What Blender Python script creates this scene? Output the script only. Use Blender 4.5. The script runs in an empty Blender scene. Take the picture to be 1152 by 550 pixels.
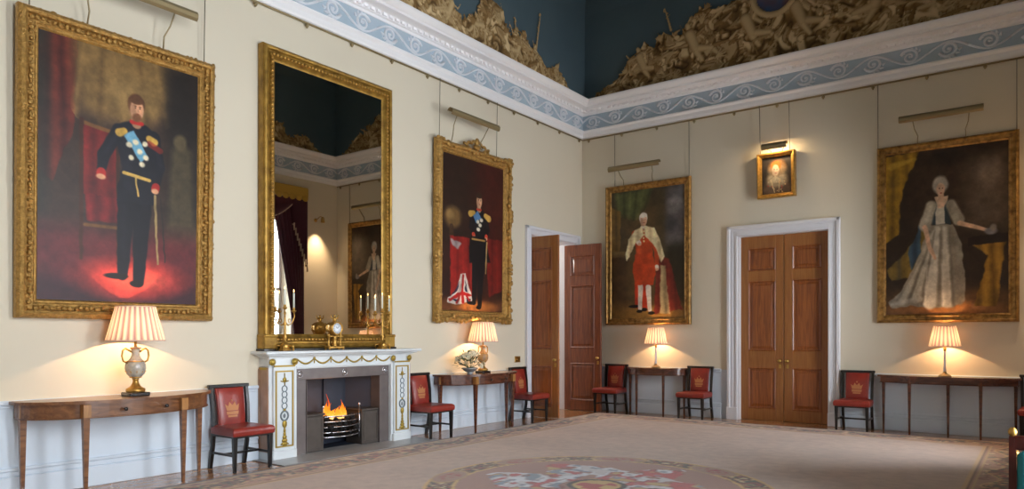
import bpy, math, random
import numpy as np
from mathutils import Vector, Matrix
PI = math.pi
SC = bpy.context.scene
COL = SC.collection
# ------------------------------------------------------------------ camera, sky, light, exposure
EXPOSURE = 1.0
WINDOW_WATTS = 245.0
LAMP_WATTS = 15.0
CAM_X, CAM_Y, CAM_H, YAW = 7.6407, -12.7341, 1.5, math.radians(36.5834)
ROOM_W, ROOM_D = 7.9, 13.1
cd = bpy.data.cameras.new('camera'); cam = bpy.data.objects.new('camera', cd); COL.objects.link(cam)
cam.location = (CAM_X, CAM_Y, CAM_H); cam.rotation_euler = (PI / 2, 0, YAW)
cd.sensor_width = 36; cd.sensor_fit = 'HORIZONTAL'; cd.lens = 803 / 1152 * 36
cd.shift_y = (378 - 275) / 1152; cd.clip_start = 0.05
SC.camera = cam
SC.view_settings.view_transform = 'Standard'; SC.view_settings.look = 'None'
SC.view_settings.gamma = 1; SC.view_settings.use_curve_mapping = False
SC.view_settings.exposure = EXPOSURE
SC.cycles.use_denoising = True
SC.cycles.max_bounces = 10; SC.cycles.diffuse_bounces = 6; SC.cycles.sample_clamp_indirect = 4
w = bpy.data.worlds.new('world'); SC.world = w; w.use_nodes = True
w.node_tree.nodes['Background'].inputs[0].default_value = (0.80, 0.90, 1.0, 1)
w.node_tree.nodes['Background'].inputs[1].default_value = 3.0
WINDOWS = [(-3.00, -1.50), (-7.90, -6.40), (-11.4, -9.90)]       # y ranges of the three tall windows
WZ0, WZ1, RECESS = 0.45, 4.95, 0.45


def area_light(name, loc, rot, sx, sy, power, color):
    l = bpy.data.lights.new(name, 'AREA'); l.shape = 'RECTANGLE'; l.size = sx; l.size_y = sy
    l.energy = power; l.color = color
    o = bpy.data.objects.new(name, l); COL.objects.link(o); o.location = loc; o.rotation_euler = rot
    return o


for (a, b) in WINDOWS:                     # daylight outside each window
    area_light('window_daylight', (ROOM_W + RECESS + 0.35, (a + b) / 2, (WZ0 + WZ1) / 2 + .2), (0, PI / 2, 0),
               WZ1 - WZ0 + .6, b - a + .6, WINDOW_WATTS, (0.93, 0.96, 1.0))


# ------------------------------------------------------------------ colour and material helpers
def lin(c):
    c = np.asarray(c, float) / 255.0
    return np.where(c <= 0.04045, c / 12.92, ((c + 0.055) / 1.055) ** 2.4)


def rgb(*c):
    l = lin(c); return (float(l[0]), float(l[1]), float(l[2]), 1)


MATS = {}


def mat(name, color, rough=.5, metal=0.0, noise=None, bump=None, spec=None, coat=0, emit=None, attr=None, wood=None, sheen=0,
        trans=0, subsurf=0):
    if name in MATS: return MATS[name]
    m = bpy.data.materials.new(name); m.use_nodes = True; nt = m.node_tree; N = nt.nodes; Lk = nt.links
    b = N['Principled BSDF']
    b.inputs['Base Color'].default_value = color; b.inputs['Roughness'].default_value = rough
    b.inputs['Metallic'].default_value = metal
    if spec is not None: b.inputs['Specular IOR Level'].default_value = spec
    if coat: b.inputs['Coat Weight'].default_value = coat; b.inputs['Coat Roughness'].default_value = .15
    if emit: b.inputs['Emission Color'].default_value = emit[0]; b.inputs['Emission Strength'].default_value = emit[1]
    if sheen: b.inputs['Sheen Weight'].default_value = sheen
    if trans: b.inputs['Transmission Weight'].default_value = trans
    tc = N.new('ShaderNodeTexCoord')
    csock = None
    if attr:
        a = N.new('ShaderNodeVertexColor'); a.layer_name = attr; csock = a.outputs['Color']
    if noise:                    # (scale, amount, second colour)
        sc, amt, c2 = noise
        n = N.new('ShaderNodeTexNoise'); n.inputs['Scale'].default_value = sc; n.inputs['Detail'].default_value = 6
        Lk.new(tc.outputs['Object'], n.inputs['Vector'])
        r = N.new('ShaderNodeMapRange'); r.inputs[1].default_value = .35; r.inputs[2].default_value = .7
        r.inputs[3].default_value = 0; r.inputs[4].default_value = amt
        Lk.new(n.outputs['Fac'], r.inputs[0])
        mx = N.new('ShaderNodeMix'); mx.data_type = 'RGBA'
        Lk.new(r.outputs[0], mx.inputs[0])
        if csock: Lk.new(csock, mx.inputs[6])
        else: mx.inputs[6].default_value = color
        mx.inputs[7].default_value = c2
        csock = mx.outputs[2]
    if wood:                     # (axis stretch vector, dark colour, amount)
        st, c2, amt = wood
        mp = N.new('ShaderNodeMapping'); mp.inputs['Scale'].default_value = st
        Lk.new(tc.outputs['Object'], mp.inputs['Vector'])
        n = N.new('ShaderNodeTexNoise'); n.inputs['Scale'].default_value = 1; n.inputs['Detail'].default_value = 8
        n.inputs['Distortion'].default_value = 1.2
        Lk.new(mp.outputs[0], n.inputs['Vector'])
        r = N.new('ShaderNodeMapRange'); r.inputs[1].default_value = .35; r.inputs[2].default_value = .65
        r.inputs[4].default_value = amt
        Lk.new(n.outputs['Fac'], r.inputs[0])
        mx = N.new('ShaderNodeMix'); mx.data_type = 'RGBA'; Lk.new(r.outputs[0], mx.inputs[0])
        mx.inputs[6].default_value = color; mx.inputs[7].default_value = c2; csock = mx.outputs[2]
    if csock: Lk.new(csock, b.inputs['Base Color'])
    if bump:                     # (scale, strength, distance)
        n2 = N.new('ShaderNodeTexNoise'); n2.inputs['Scale'].default_value = bump[0]; n2.inputs['Detail'].default_value = 5
        Lk.new(tc.outputs['Object'], n2.inputs['Vector'])
        bp = N.new('ShaderNodeBump'); bp.inputs['Strength'].default_value = bump[1]; bp.inputs['Distance'].default_value = bump[2]
        Lk.new(n2.outputs['Fac'], bp.inputs['Height']); Lk.new(bp.outputs[0], b.inputs['Normal'])
    MATS[name] = m
    return m


M_WALL = mat('cream_wall_paint', rgb(220, 211, 190), .75, noise=(.8, .25, rgb(213, 203, 181)))
M_DADO = mat('pale_dado_paint', rgb(212, 224, 236), .5)  # white paint with the blue of the daylight put into its colour
M_WHITE = mat('white_woodwork', rgb(226, 227, 232), .45)
M_CORN = mat('cornice_plaster', rgb(244, 244, 246), .55)
M_FRIEZE = mat('frieze_blue', rgb(172, 192, 206), .7, noise=(2.2, .6, rgb(186, 197, 210)))
M_RELIEF = mat('frieze_relief_plaster', rgb(222, 227, 234), .6)
M_CEIL = mat('dark_blue_cove_paint', rgb(88, 108, 116), .7, noise=(.7, .6, rgb(68, 90, 102)))
M_PLAIN = mat('lobby_paint', rgb(225, 225, 225), .6)
M_FLOOR = None
M_GOLD = mat('gilding', rgb(184, 142, 78), .4, .6, noise=(14, .85, rgb(92, 64, 30)), bump=(60, .5, .01))
M_GOLDC = mat('carved_gilding', rgb(200, 158, 88), .4, .65, noise=(26, .55, rgb(104, 72, 34)), bump=(60, .8, .02))
M_GOLDB = mat('bright_gilding', rgb(206, 160, 80), .34, .7, noise=(20, .6, rgb(120, 84, 30)))
M_GOLDM = mat('mirror_gilding', rgb(176, 138, 62), .42, .6, noise=(9, .8, rgb(104, 74, 28)), bump=(50, .3, .01))
M_BRASSD = mat('dull_brass', rgb(150, 134, 98), .45, .5)
M_BRASS = mat('brass', rgb(190, 155, 85), .3, .9)
M_WIRE = mat('hanging_wire', rgb(128, 120, 100), .5, .3)
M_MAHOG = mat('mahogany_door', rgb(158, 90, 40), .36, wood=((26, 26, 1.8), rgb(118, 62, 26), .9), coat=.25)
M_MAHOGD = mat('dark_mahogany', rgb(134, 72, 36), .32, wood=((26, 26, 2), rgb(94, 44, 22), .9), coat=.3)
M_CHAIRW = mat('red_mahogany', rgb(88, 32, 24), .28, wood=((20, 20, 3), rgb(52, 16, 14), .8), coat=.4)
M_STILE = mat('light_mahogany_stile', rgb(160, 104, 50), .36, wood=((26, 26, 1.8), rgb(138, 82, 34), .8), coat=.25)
M_TABLE = mat('satinwood_table', rgb(138, 92, 56), .3, wood=((4, 18, 18), rgb(88, 50, 28), .8), coat=.35)
M_TABLED = mat('rosewood_table', rgb(112, 64, 42), .25, wood=((4, 18, 18), rgb(58, 30, 22), .8), coat=.4)
M_INLAY = mat('inlay_panel', rgb(176, 124, 66), .3, wood=((20, 20, 3), rgb(140, 92, 46), .7), coat=.3)
M_BLACK = mat('ebonised_wood', rgb(22, 20, 20), .3, coat=.3)
M_LEATH = mat('red_leather', rgb(146, 44, 32), .38, noise=(9, .5, rgb(112, 32, 24)), bump=(120, .15, .004), coat=.2)
M_CREST = mat('gilt_tooling', rgb(184, 124, 78), .5, .2)
M_MARBLE = mat('white_marble', rgb(226, 232, 234), .25, noise=(3, .4, rgb(190, 198, 206)))
M_MARBLEP = mat('pink_veined_marble', rgb(176, 142, 118), .3, noise=(5, .8, rgb(146, 108, 86)))
M_MGOLD = mat('ormolu_green_gold', rgb(172, 146, 66), .4, .6)
M_MGREY = mat('blue_grey_inlay', rgb(120, 132, 138), .4)
M_STEEL = mat('burnished_steel', rgb(122, 114, 112), .38, .5, noise=(6, .5, rgb(94, 88, 88)))
M_BRIGHT = mat('polished_steel', rgb(190, 190, 195), .22, .95)
M_IRON = mat('cast_iron', rgb(40, 50, 68), .6, .0, noise=(5, .5, rgb(30, 34, 44)))
M_HOB = mat('iron_hob', rgb(92, 84, 78), .5, .4, noise=(8, .5, rgb(68, 62, 58)))
M_COAL = mat('coal', rgb(26, 24, 24), .9, bump=(20, 1, .02))
M_STONE = mat('hearth_stone', rgb(166, 166, 166), .3, noise=(4, .4, rgb(118, 116, 116)))
M_CREAMP = mat('cream_porcelain', rgb(206, 196, 170), .25, noise=(16, .8, rgb(128, 132, 138)), coat=.4)
M_COLUMN = mat('white_lamp_column', rgb(225, 228, 238), .3, coat=.4)
M_CANDLE = mat('candle_wax', rgb(226, 232, 222), .5)
M_DRAPE = mat('maroon_velvet', rgb(74, 22, 44), .85, sheen=.3)
M_TRIM = mat('cream_braid', rgb(200, 180, 160), .7)
M_PELMET = mat('gold_silk', rgb(200, 160, 62), .55)
M_TEAL = mat('teal_silk', rgb(20, 142, 150), .55, noise=(7, .3, rgb(16, 118, 128)))
M_LEAF = mat('leaf', rgb(58, 80, 52), .5)
M_PETAL = mat('white_petal', rgb(236, 230, 205), .6)
M_BOWL = mat('pewter_bowl', rgb(160, 165, 168), .35, .5)
M_CLOCKF = mat('enamel_dial', rgb(225, 232, 240), .25)
M_PAINT = mat('oil_painting', (1, 1, 1, 1), .42, attr='Col', spec=.35, noise=(40, .12, rgb(30, 22, 16)))
M_RUG = mat('woven_rug', (1, 1, 1, 1), .85, attr='Col', spec=.4, noise=(26, .12, rgb(96, 66, 54)), bump=(150, .4, .004), sheen=.25)
M_MURAL = mat('painted_trophies', (1, 1, 1, 1), .7, attr='Col', spec=.2)
M_SKYLOB = M_PLAIN


def shade_mat():
    m = bpy.data.materials.new('pleated_shade'); m.use_nodes = True; nt = m.node_tree; N = nt.nodes; N.clear()
    o = N.new('ShaderNodeOutputMaterial'); a = N.new('ShaderNodeVertexColor'); a.layer_name = 'Col'
    d = N.new('ShaderNodeBsdfDiffuse'); t = N.new('ShaderNodeBsdfTranslucent'); mx = N.new('ShaderNodeMixShader')
    mx.inputs[0].default_value = .15
    nt.links.new(a.outputs[0], d.inputs[0]); nt.links.new(a.outputs[0], t.inputs[0])
    nt.links.new(d.outputs[0], mx.inputs[1]); nt.links.new(t.outputs[0], mx.inputs[2]); nt.links.new(mx.outputs[0], o.inputs[0])
    return m


M_SHADE = shade_mat()
M_BULB = mat('lit_bulb', rgb(255, 220, 160), .5, emit=(rgb(255, 205, 140), 6))


def clear_bulb():
    m = bpy.data.materials.new('clear_glass_bulb'); m.use_nodes = True; N = m.node_tree.nodes; N.clear(); L = m.node_tree.links
    o = N.new('ShaderNodeOutputMaterial'); e = N.new('ShaderNodeEmission'); t = N.new('ShaderNodeBsdfTransparent'); mx = N.new('ShaderNodeMixShader')
    e.inputs[0].default_value = rgb(255, 205, 140); e.inputs[1].default_value = 12; mx.inputs[0].default_value = .12
    L.new(t.outputs[0], mx.inputs[1]); L.new(e.outputs[0], mx.inputs[2]); L.new(mx.outputs[0], o.inputs[0]); return m


M_BULBG = clear_bulb()
M_FLAMEW = mat('candle_flame', rgb(255, 200, 120), .5, emit=(rgb(255, 200, 120), 4))


def glass_mat():
    m = bpy.data.materials.new('window_glass'); m.use_nodes = True; N = m.node_tree.nodes; N.clear()
    o = N.new('ShaderNodeOutputMaterial'); t = N.new('ShaderNodeBsdfTransparent'); g = N.new('ShaderNodeBsdfGlossy')
    g.inputs['Roughness'].default_value = .02
    f = N.new('ShaderNodeFresnel'); f.inputs[0].default_value = 1.45; mx = N.new('ShaderNodeMixShader')
    L = m.node_tree.links
    L.new(f.outputs[0], mx.inputs[0]); L.new(t.outputs[0], mx.inputs[1]); L.new(g.outputs[0], mx.inputs[2]); L.new(mx.outputs[0], o.inputs[0])
    return m


M_GLASS = glass_mat()
M_MIRROR = mat('mirror_silvering', rgb(226, 222, 212), .012, 1.0)


def flame_mat():
    m = bpy.data.materials.new('fire_flame'); m.use_nodes = True; N = m.node_tree.nodes; N.clear(); L = m.node_tree.links
    o = N.new('ShaderNodeOutputMaterial'); e = N.new('ShaderNodeEmission'); t = N.new('ShaderNodeBsdfTransparent')
    mx = N.new('ShaderNodeMixShader'); tc = N.new('ShaderNodeTexCoord'); sp = N.new('ShaderNodeSeparateXYZ')
    r = N.new('ShaderNodeValToRGB'); mr = N.new('ShaderNodeMapRange'); mr.inputs[1].default_value = 0; mr.inputs[2].default_value = .27
    r.color_ramp.elements[0].color = rgb(255, 214, 140); r.color_ramp.elements[1].color = rgb(205, 70, 10)
    q = r.color_ramp.elements.new(.45); q.color = rgb(250, 140, 40)
    n = N.new('ShaderNodeTexNoise'); n.inputs['Scale'].default_value = 16
    ad = N.new('ShaderNodeMath'); ad.operation = 'MULTIPLY_ADD'; ad.inputs[1].default_value = .15
    L.new(tc.outputs['Object'], sp.inputs[0]); L.new(tc.outputs['Object'], n.inputs['Vector'])
    L.new(n.outputs[0], ad.inputs[0]); L.new(sp.outputs[2], ad.inputs[2]); L.new(ad.outputs[0], mr.inputs[0])
    L.new(mr.outputs[0], r.inputs[0]); L.new(r.outputs[0], e.inputs[0]); e.inputs[1].default_value = 1.1
    mx.inputs[0].default_value = .78; L.new(t.outputs[0], mx.inputs[1]); L.new(e.outputs[0], mx.inputs[2]); L.new(mx.outputs[0], o.inputs[0])
    return m


M_FIRE = flame_mat()


def floor_mat():
    m = bpy.data.materials.new('waxed_floorboards'); m.use_nodes = True; N = m.node_tree.nodes; L = m.node_tree.links
    b = N['Principled BSDF']; tc = N.new('ShaderNodeTexCoord'); mp = N.new('ShaderNodeMapping'); mp.inputs['Rotation'].default_value = (0, 0, PI / 2)
    br = N.new('ShaderNodeTexBrick'); br.inputs['Scale'].default_value = 1
    br.inputs['Brick Width'].default_value = 2.4; br.inputs['Row Height'].default_value = .17; br.inputs['Mortar Size'].default_value = .004
    br.inputs['Color1'].default_value = rgb(200, 142, 90); br.inputs['Color2'].default_value = rgb(180, 122, 76); br.inputs['Mortar'].default_value = rgb(60, 36, 22)
    L.new(tc.outputs['Object'], mp.inputs[0]); L.new(mp.outputs[0], br.inputs[0])
    n = N.new('ShaderNodeTexNoise'); n.inputs['Scale'].default_value = 5; L.new(tc.outputs['Object'], n.inputs[0])
    mx = N.new('ShaderNodeMix'); mx.data_type = 'RGBA'; mx.blend_type = 'MULTIPLY'; mx.inputs[0].default_value = .35
    L.new(br.outputs[0], mx.inputs[6]); L.new(n.outputs[0], mx.inputs[7]); L.new(mx.outputs[2], b.inputs['Base Color'])
    b.inputs['Roughness'].default_value = .22; b.inputs['Coat Weight'].default_value = .3
    return m


M_FLOOR = floor_mat()


# ------------------------------------------------------------------ mesh helpers
class MB:
    def __init__(s): s.v = []; s.f = []; s.sm = []

    def add(s, vs, fs, smooth=False, M=None):
        o = len(s.v)
        for p in vs:
            p = Vector(p)
            if M is not None: p = M @ p
            s.v.append(tuple(p))
        for f in fs:
            s.f.append(tuple(i + o for i in f)); s.sm.append(smooth)
        return s

    def box(s, x0, x1, y0, y1, z0, z1, M=None, bevel=0):
        if x0 > x1: x0, x1 = x1, x0
        if y0 > y1: y0, y1 = y1, y0
        if z0 > z1: z0, z1 = z1, z0
        b = min(bevel, (x1 - x0) * .49, (y1 - y0) * .49, (z1 - z0) * .49)
        if b <= 0:
            vs = [(x, y, z) for x in (x0, x1) for y in (y0, y1) for z in (z0, z1)]
            fs = [(0, 1, 3, 2), (4, 6, 7, 5), (0, 4, 5, 1), (2, 3, 7, 6), (0, 2, 6, 4), (1, 5, 7, 3)]
            return s.add(vs, fs, False, M)
        X = (x0, x1); Y = (y0, y1); Z = (z0, z1); vs = []; idx = {}
        for i in (0, 1):
            for j in (0, 1):
                for k in (0, 1):
                    sx, sy, sz = (b, -b)[i], (b, -b)[j], (b, -b)[k]
                    for a, d in (('x', (0, sy, sz)), ('y', (sx, 0, sz)), ('z', (sx, sy, 0))):
                        idx[(i, j, k, a)] = len(vs); vs.append((X[i] + d[0], Y[j] + d[1], Z[k] + d[2]))
        fs = []
        for i in (0, 1): fs.append([idx[(i, 0, 0, 'x')], idx[(i, 1, 0, 'x')], idx[(i, 1, 1, 'x')], idx[(i, 0, 1, 'x')]])
        for j in (0, 1): fs.append([idx[(0, j, 0, 'y')], idx[(1, j, 0, 'y')], idx[(1, j, 1, 'y')], idx[(0, j, 1, 'y')]])
        for k in (0, 1): fs.append([idx[(0, 0, k, 'z')], idx[(1, 0, k, 'z')], idx[(1, 1, k, 'z')], idx[(0, 1, k, 'z')]])
        for j in (0, 1):
            for k in (0, 1): fs.append([idx[(0, j, k, 'y')], idx[(1, j, k, 'y')], idx[(1, j, k, 'z')], idx[(0, j, k, 'z')]])
        for i in (0, 1):
            for k in (0, 1): fs.append([idx[(i, 0, k, 'x')], idx[(i, 1, k, 'x')], idx[(i, 1, k, 'z')], idx[(i, 0, k, 'z')]])
        for i in (0, 1):
            for j in (0, 1): fs.append([idx[(i, j, 0, 'x')], idx[(i, j, 1, 'x')], idx[(i, j, 1, 'y')], idx[(i, j, 0, 'y')]])
        for i in (0, 1):
            for j in (0, 1):
                for k in (0, 1): fs.append([idx[(i, j, k, 'x')], idx[(i, j, k, 'y')], idx[(i, j, k, 'z')]])
        return s.add(vs, fs, False, M)

    def lathe(s, prof, n=24, M=None, smooth=True, rad=None, cap=True):
        vs = []; fs = []
        for (r, z) in prof:
            for k in range(n):
                a = 2 * PI * k / n; rr = r * (rad(a, z) if rad else 1)
                vs.append((rr * math.cos(a), rr * math.sin(a), z))
        for i in range(len(prof) - 1):
            for k in range(n):
                k2 = (k + 1) % n
                fs.append((i * n + k, i * n + k2, (i + 1) * n + k2, (i + 1) * n + k))
        if cap:
            fs.append(tuple(range(n - 1, -1, -1))); fs.append(tuple((len(prof) - 1) * n + k for k in range(n)))
        return s.add(vs, fs, smooth, M)

    def tube(s, pts, rad, n=8, M=None, closed=False):
        pts = [Vector(p) for p in pts]; m = len(pts)
        if not hasattr(rad, '__len__'): rad = [rad] * m
        vs = []; fs = []; up = None
        for i, p in enumerate(pts):
            if closed: t = pts[(i + 1) % m] - pts[i - 1]
            else: t = pts[min(i + 1, m - 1)] - pts[max(i - 1, 0)]
            t.normalize()
            if up is None:
                up = Vector((0, 0, 1)) if abs(t.z) < .9 else Vector((1, 0, 0))
            a = t.cross(up); a.normalize(); b = a.cross(t); up = b
            for k in range(n):
                q = 2 * PI * k / n
                vs.append(p + (a * math.cos(q) + b * math.sin(q)) * rad[i])
        mm = m if closed else m - 1
        for i in range(mm):
            j = (i + 1) % m
            for k in range(n):
                k2 = (k + 1) % n; fs.append((i * n + k, i * n + k2, j * n + k2, j * n + k))
        if not closed:
            fs.append(tuple(range(n))); fs.append(tuple((m - 1) * n + k for k in range(n - 1, -1, -1)))
        return s.add(vs, fs, True, M)

    def ball(s, c, r, n=10, M=None):
        if not hasattr(r, '__len__'): r = (r, r, r)
        m = max(4, n // 2 + 1); vs = [(c[0], c[1], c[2] - r[2])]; fs = []
        for i in range(1, m):
            ph = -PI / 2 + PI * i / m
            for k in range(n):
                a = 2 * PI * k / n
                vs.append((c[0] + r[0] * math.cos(ph) * math.cos(a), c[1] + r[1] * math.cos(ph) * math.sin(a), c[2] + r[2] * math.sin(ph)))
        vs.append((c[0], c[1], c[2] + r[2])); top = len(vs) - 1
        for k in range(n):
            k2 = (k + 1) % n
            fs.append((0, 1 + k2, 1 + k)); fs.append((top, 1 + (m - 2) * n + k, 1 + (m - 2) * n + k2))
            for i in range(m - 2): fs.append((1 + i * n + k, 1 + i * n + k2, 1 + (i + 1) * n + k2, 1 + (i + 1) * n + k))
        return s.add(vs, fs, True, M)

    def prism(s, poly, z0, z1, M=None, smooth=False):       # poly in xy, extruded in z
        n = len(poly); vs = [(x, y, z0) for x, y in poly] + [(x, y, z1) for x, y in poly]
        s.add(vs, [tuple(range(n - 1, -1, -1)), tuple(range(n, 2 * n))], False, M)
        o = len(s.v) - 2 * n
        for i in range(n):
            j = (i + 1) % n; s.f.append((o + i, o + j, o + n + j, o + n + i)); s.sm.append(smooth)
        return s

    def taper(s, x, y, z0, z1, a0, a1, M=None, dx=0, dy=0):  # square leg: half size a0 at the bottom, a1 at the top
        vs = [(x + dx - a0, y + dy - a0, z0), (x + dx + a0, y + dy - a0, z0), (x + dx + a0, y + dy + a0, z0), (x + dx - a0, y + dy + a0, z0),
              (x - a1, y - a1, z1), (x + a1, y - a1, z1), (x + a1, y + a1, z1), (x - a1, y + a1, z1)]
        return s.add(vs, [(3, 2, 1, 0), (4, 5, 6, 7), (0, 1, 5, 4), (1, 2, 6, 5), (2, 3, 7, 6), (3, 0, 4, 7)], False, M)

    def sweep_rect(s, x0, x1, z0, z1, prof, M=None):
        """mitred moulding round a rectangle in the xz plane; prof = (inset, y) list"""
        vs = []; fs = []; n = len(prof)
        for (cx, cz, sx, sz) in ((x0, z0, 1, 1), (x1, z0, -1, 1), (x1, z1, -1, -1), (x0, z1, 1, -1)):
            for (d, y) in prof: vs.append((cx + sx * d, y, cz + sz * d))
        for c in range(4):
            e = (c + 1) % 4
            for i in range(n - 1): fs.append((c * n + i, e * n + i, e * n + i + 1, c * n + i + 1))
        return s.add(vs, fs, False, M)

    def build(s, name, m, parent=None, loc=(0, 0, 0), rotz=0):
        me = bpy.data.meshes.new(name); me.from_pydata(s.v, [], s.f); me.update()
        me.polygons.foreach_set('use_smooth', s.sm)
        import bmesh
        bm = bmesh.new(); bm.from_mesh(me); bmesh.ops.recalc_face_normals(bm, faces=bm.faces); bm.to_mesh(me); bm.free()
        me.materials.append(m)
        o = bpy.data.objects.new(name, me); COL.objects.link(o); o.location = loc; o.rotation_euler = (0, 0, rotz)
        if parent is not None: o.parent = parent
        return o


def thing(name, label, cat, loc=(0, 0, 0), rotz=0, group=None):
    o = bpy.data.objects.new(name, None); COL.objects.link(o); o.location = loc; o.rotation_euler = (0, 0, rotz)
    o.empty_display_size = .1
    o['label'] = label; o['category'] = cat
    if group: o['group'] = group
    return o


def tag(o, label, cat, group=None):
    o['label'] = label; o['category'] = cat
    if group: o['group'] = group
    return o


def struct(o): o['kind'] = 'structure'; return o


def dup(root, loc, rotz, label, group=None):
    def cp(o, par):
        c = o.copy(); COL.objects.link(c)
        if par is not None: c.parent = par
        for ch in list(o.children): cp(ch, c)
        return c
    r = cp(root, None); r.location = loc; r.rotation_euler = (0, 0, rotz); r['label'] = label
    if group: r['group'] = group
    return r


def grid_mesh(name, P, Cc, m, parent=None, mask=None, smooth=True):
    """P (h,w,3) positions, Cc (h,w,3) linear colours; mask (h,w) bool keeps faces"""
    h, w_ = P.shape[:2]
    idx = np.arange(h * w_).reshape(h, w_)
    F = np.stack([idx[:-1, :-1], idx[:-1, 1:], idx[1:, 1:], idx[1:, :-1]], -1).reshape(-1, 4)
    if mask is not None:
        k = (mask[:-1, :-1] & mask[:-1, 1:] & mask[1:, 1:] & mask[1:, :-1]).reshape(-1); F = F[k]
        used = np.unique(F); remap = -np.ones(h * w_, int); remap[used] = np.arange(len(used)); F = remap[F]
        V = P.reshape(-1, 3)[used]; Cv = Cc.reshape(-1, 3)[used]
    else: V = P.reshape(-1, 3); Cv = Cc.reshape(-1, 3)
    me = bpy.data.meshes.new(name)
    me.vertices.add(len(V)); me.vertices.foreach_set('co', V.astype(np.float32).ravel())
    me.loops.add(F.size); me.loops.foreach_set('vertex_index', F.astype(np.int32).ravel())
    me.polygons.add(len(F)); me.polygons.foreach_set('loop_start', (np.arange(len(F)) * 4).astype(np.int32))
    me.polygons.foreach_set('loop_total', np.full(len(F), 4, np.int32))
    me.update(calc_edges=True)
    if smooth: me.polygons.foreach_set('use_smooth', np.ones(len(F), bool))
    ca = me.color_attributes.new('Col', 'FLOAT_COLOR', 'POINT')
    ca.data.foreach_set('color', np.concatenate([Cv, np.ones((len(Cv), 1))], 1).astype(np.float32).ravel())
    me.materials.append(m)
    o = bpy.data.objects.new(name, me); COL.objects.link(o)
    if parent is not None: o.parent = parent
    return o


# ------------------------------------------------------------------ a little raster painter (numpy) for canvases, rug and cove
def vnoise(h, w_, cell, rng):
    gh, gw = int(h / cell) + 3, int(w_ / cell) + 3
    g = rng.random((gh, gw)); y = np.arange(h) / cell; x = np.arange(w_) / cell
    yi = y.astype(int); xi = x.astype(int); fy = (y - yi)[:, None]; fx = (x - xi)[None]
    fy = fy * fy * (3 - 2 * fy); fx = fx * fx * (3 - 2 * fx)
    a = g[yi][:, xi]; b = g[yi][:, xi + 1]; c = g[yi + 1][:, xi]; d = g[yi + 1][:, xi + 1]
    return (a * (1 - fx) + b * fx) * (1 - fy) + (c * (1 - fx) + d * fx) * fy


class Paint:
    def __init__(s, w_, h, base, seed=0):
        s.w, s.h = w_, h; s.rng = np.random.default_rng(seed)
        s.c = np.ones((h, w_, 3)) * np.array(base, float)
        s.asp = h / w_
        s.X, s.Y = np.meshgrid((np.arange(w_) + .5) / w_, (np.arange(h) + .5) / h)
        s.wob = (vnoise(h, w_, w_ / 22, s.rng) - .5) * .018

    def bl(s, m, col, op=1):
        m = np.clip(m, 0, 1)[..., None] * op; s.c = s.c * (1 - m) + np.array(col, float) * m

    def ell(s, cx, cy, rx, ry, col, soft=.15, ang=0, op=1):
        dx = s.X - cx + s.wob * .5; dy = (s.Y - cy) * s.asp; ry = ry * s.asp
        a = math.radians(ang); u = (dx * math.cos(a) + dy * math.sin(a)) / rx; v = (-dx * math.sin(a) + dy * math.cos(a)) / ry
        d = np.sqrt(u * u + v * v); s.bl((1 - d) / soft + .5, col, op)

    def cap(s, x0, y0, x1, y1, r0, r1, col, soft=.006, op=1):
        A = s.asp; px, py = s.X - x0 + s.wob * .4, (s.Y - y0) * A; bx, by = x1 - x0, (y1 - y0) * A
        t = np.clip((px * bx + py * by) / (bx * bx + by * by + 1e-9), 0, 1)
        d = np.hypot(px - t * bx, py - t * by); s.bl((r0 + (r1 - r0) * t - d) / soft + .5, col, op)

    def poly(s, pts, col, soft=2, op=1):
        m = np.zeros((s.h, s.w), bool); n = len(pts); X = s.X + s.wob; Y = s.Y + s.wob * .5
        for i in range(n):
            x0, y0 = pts[i]; x1, y1 = pts[(i + 1) % n]
            if y0 == y1: continue
            c = ((Y > y0) != (Y > y1)) & (X < (x1 - x0) * (Y - y0) / (y1 - y0) + x0); m ^= c
        m = m.astype(float)
        if soft > 4:
            for _ in range(3):
                for ax in (0, 1):
                    k_ = int(soft); q = np.pad(m, [(k_, k_) if a_ == ax else (0, 0) for a_ in (0, 1)], mode='edge'); cs = np.cumsum(q, ax); n_ = m.shape[ax]
                    m = (np.take(cs, range(2 * k_, 2 * k_ + n_), ax) - np.take(cs, range(0, n_), ax)) / (2 * k_)
        for _ in range(min(4, int(soft))):
            m = (m + np.roll(m, 1, 0) + np.roll(m, -1, 0) + np.roll(m, 1, 1) + np.roll(m, -1, 1)) / 5
        s.bl(m, col, op)

    def folds(s, pts, col, dark, n=7, soft=2, ang=.2, op=1):
        """cloth patch: base colour with darker and paler streaks"""
        keep = s.c.copy(); s.poly(pts, col, soft, op); m1 = np.abs(s.c - keep).sum(2) > 4
        xs = [p[0] for p in pts]; ys = [p[1] for p in pts]
        for i in range(n):
            t = (i + .5) / n; x = min(xs) + (max(xs) - min(xs)) * t
            s2 = s.c.copy()
            s.cap(x, min(ys), x + ang * (max(ys) - min(ys)) * (t - .3), max(ys), .012, .02, dark if i % 2 else [min(255, q * 1.25) for q in col], .03, .55)
            s.c = np.where(m1[..., None], s.c, s2)

    def strokes(s, amt=.16, n=1):
        h, w_ = s.h, s.w
        g = vnoise(h, w_, 6, s.rng) * .35 + vnoise(h, w_, 16, s.rng) * .65 + .15 * vnoise(h, w_, 2.2, s.rng) - .075
        s.c *= (1 + amt * 2 * (g - .5))[..., None]

    def linear(s): return lin(np.clip(s.c, 2, 250))


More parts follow.
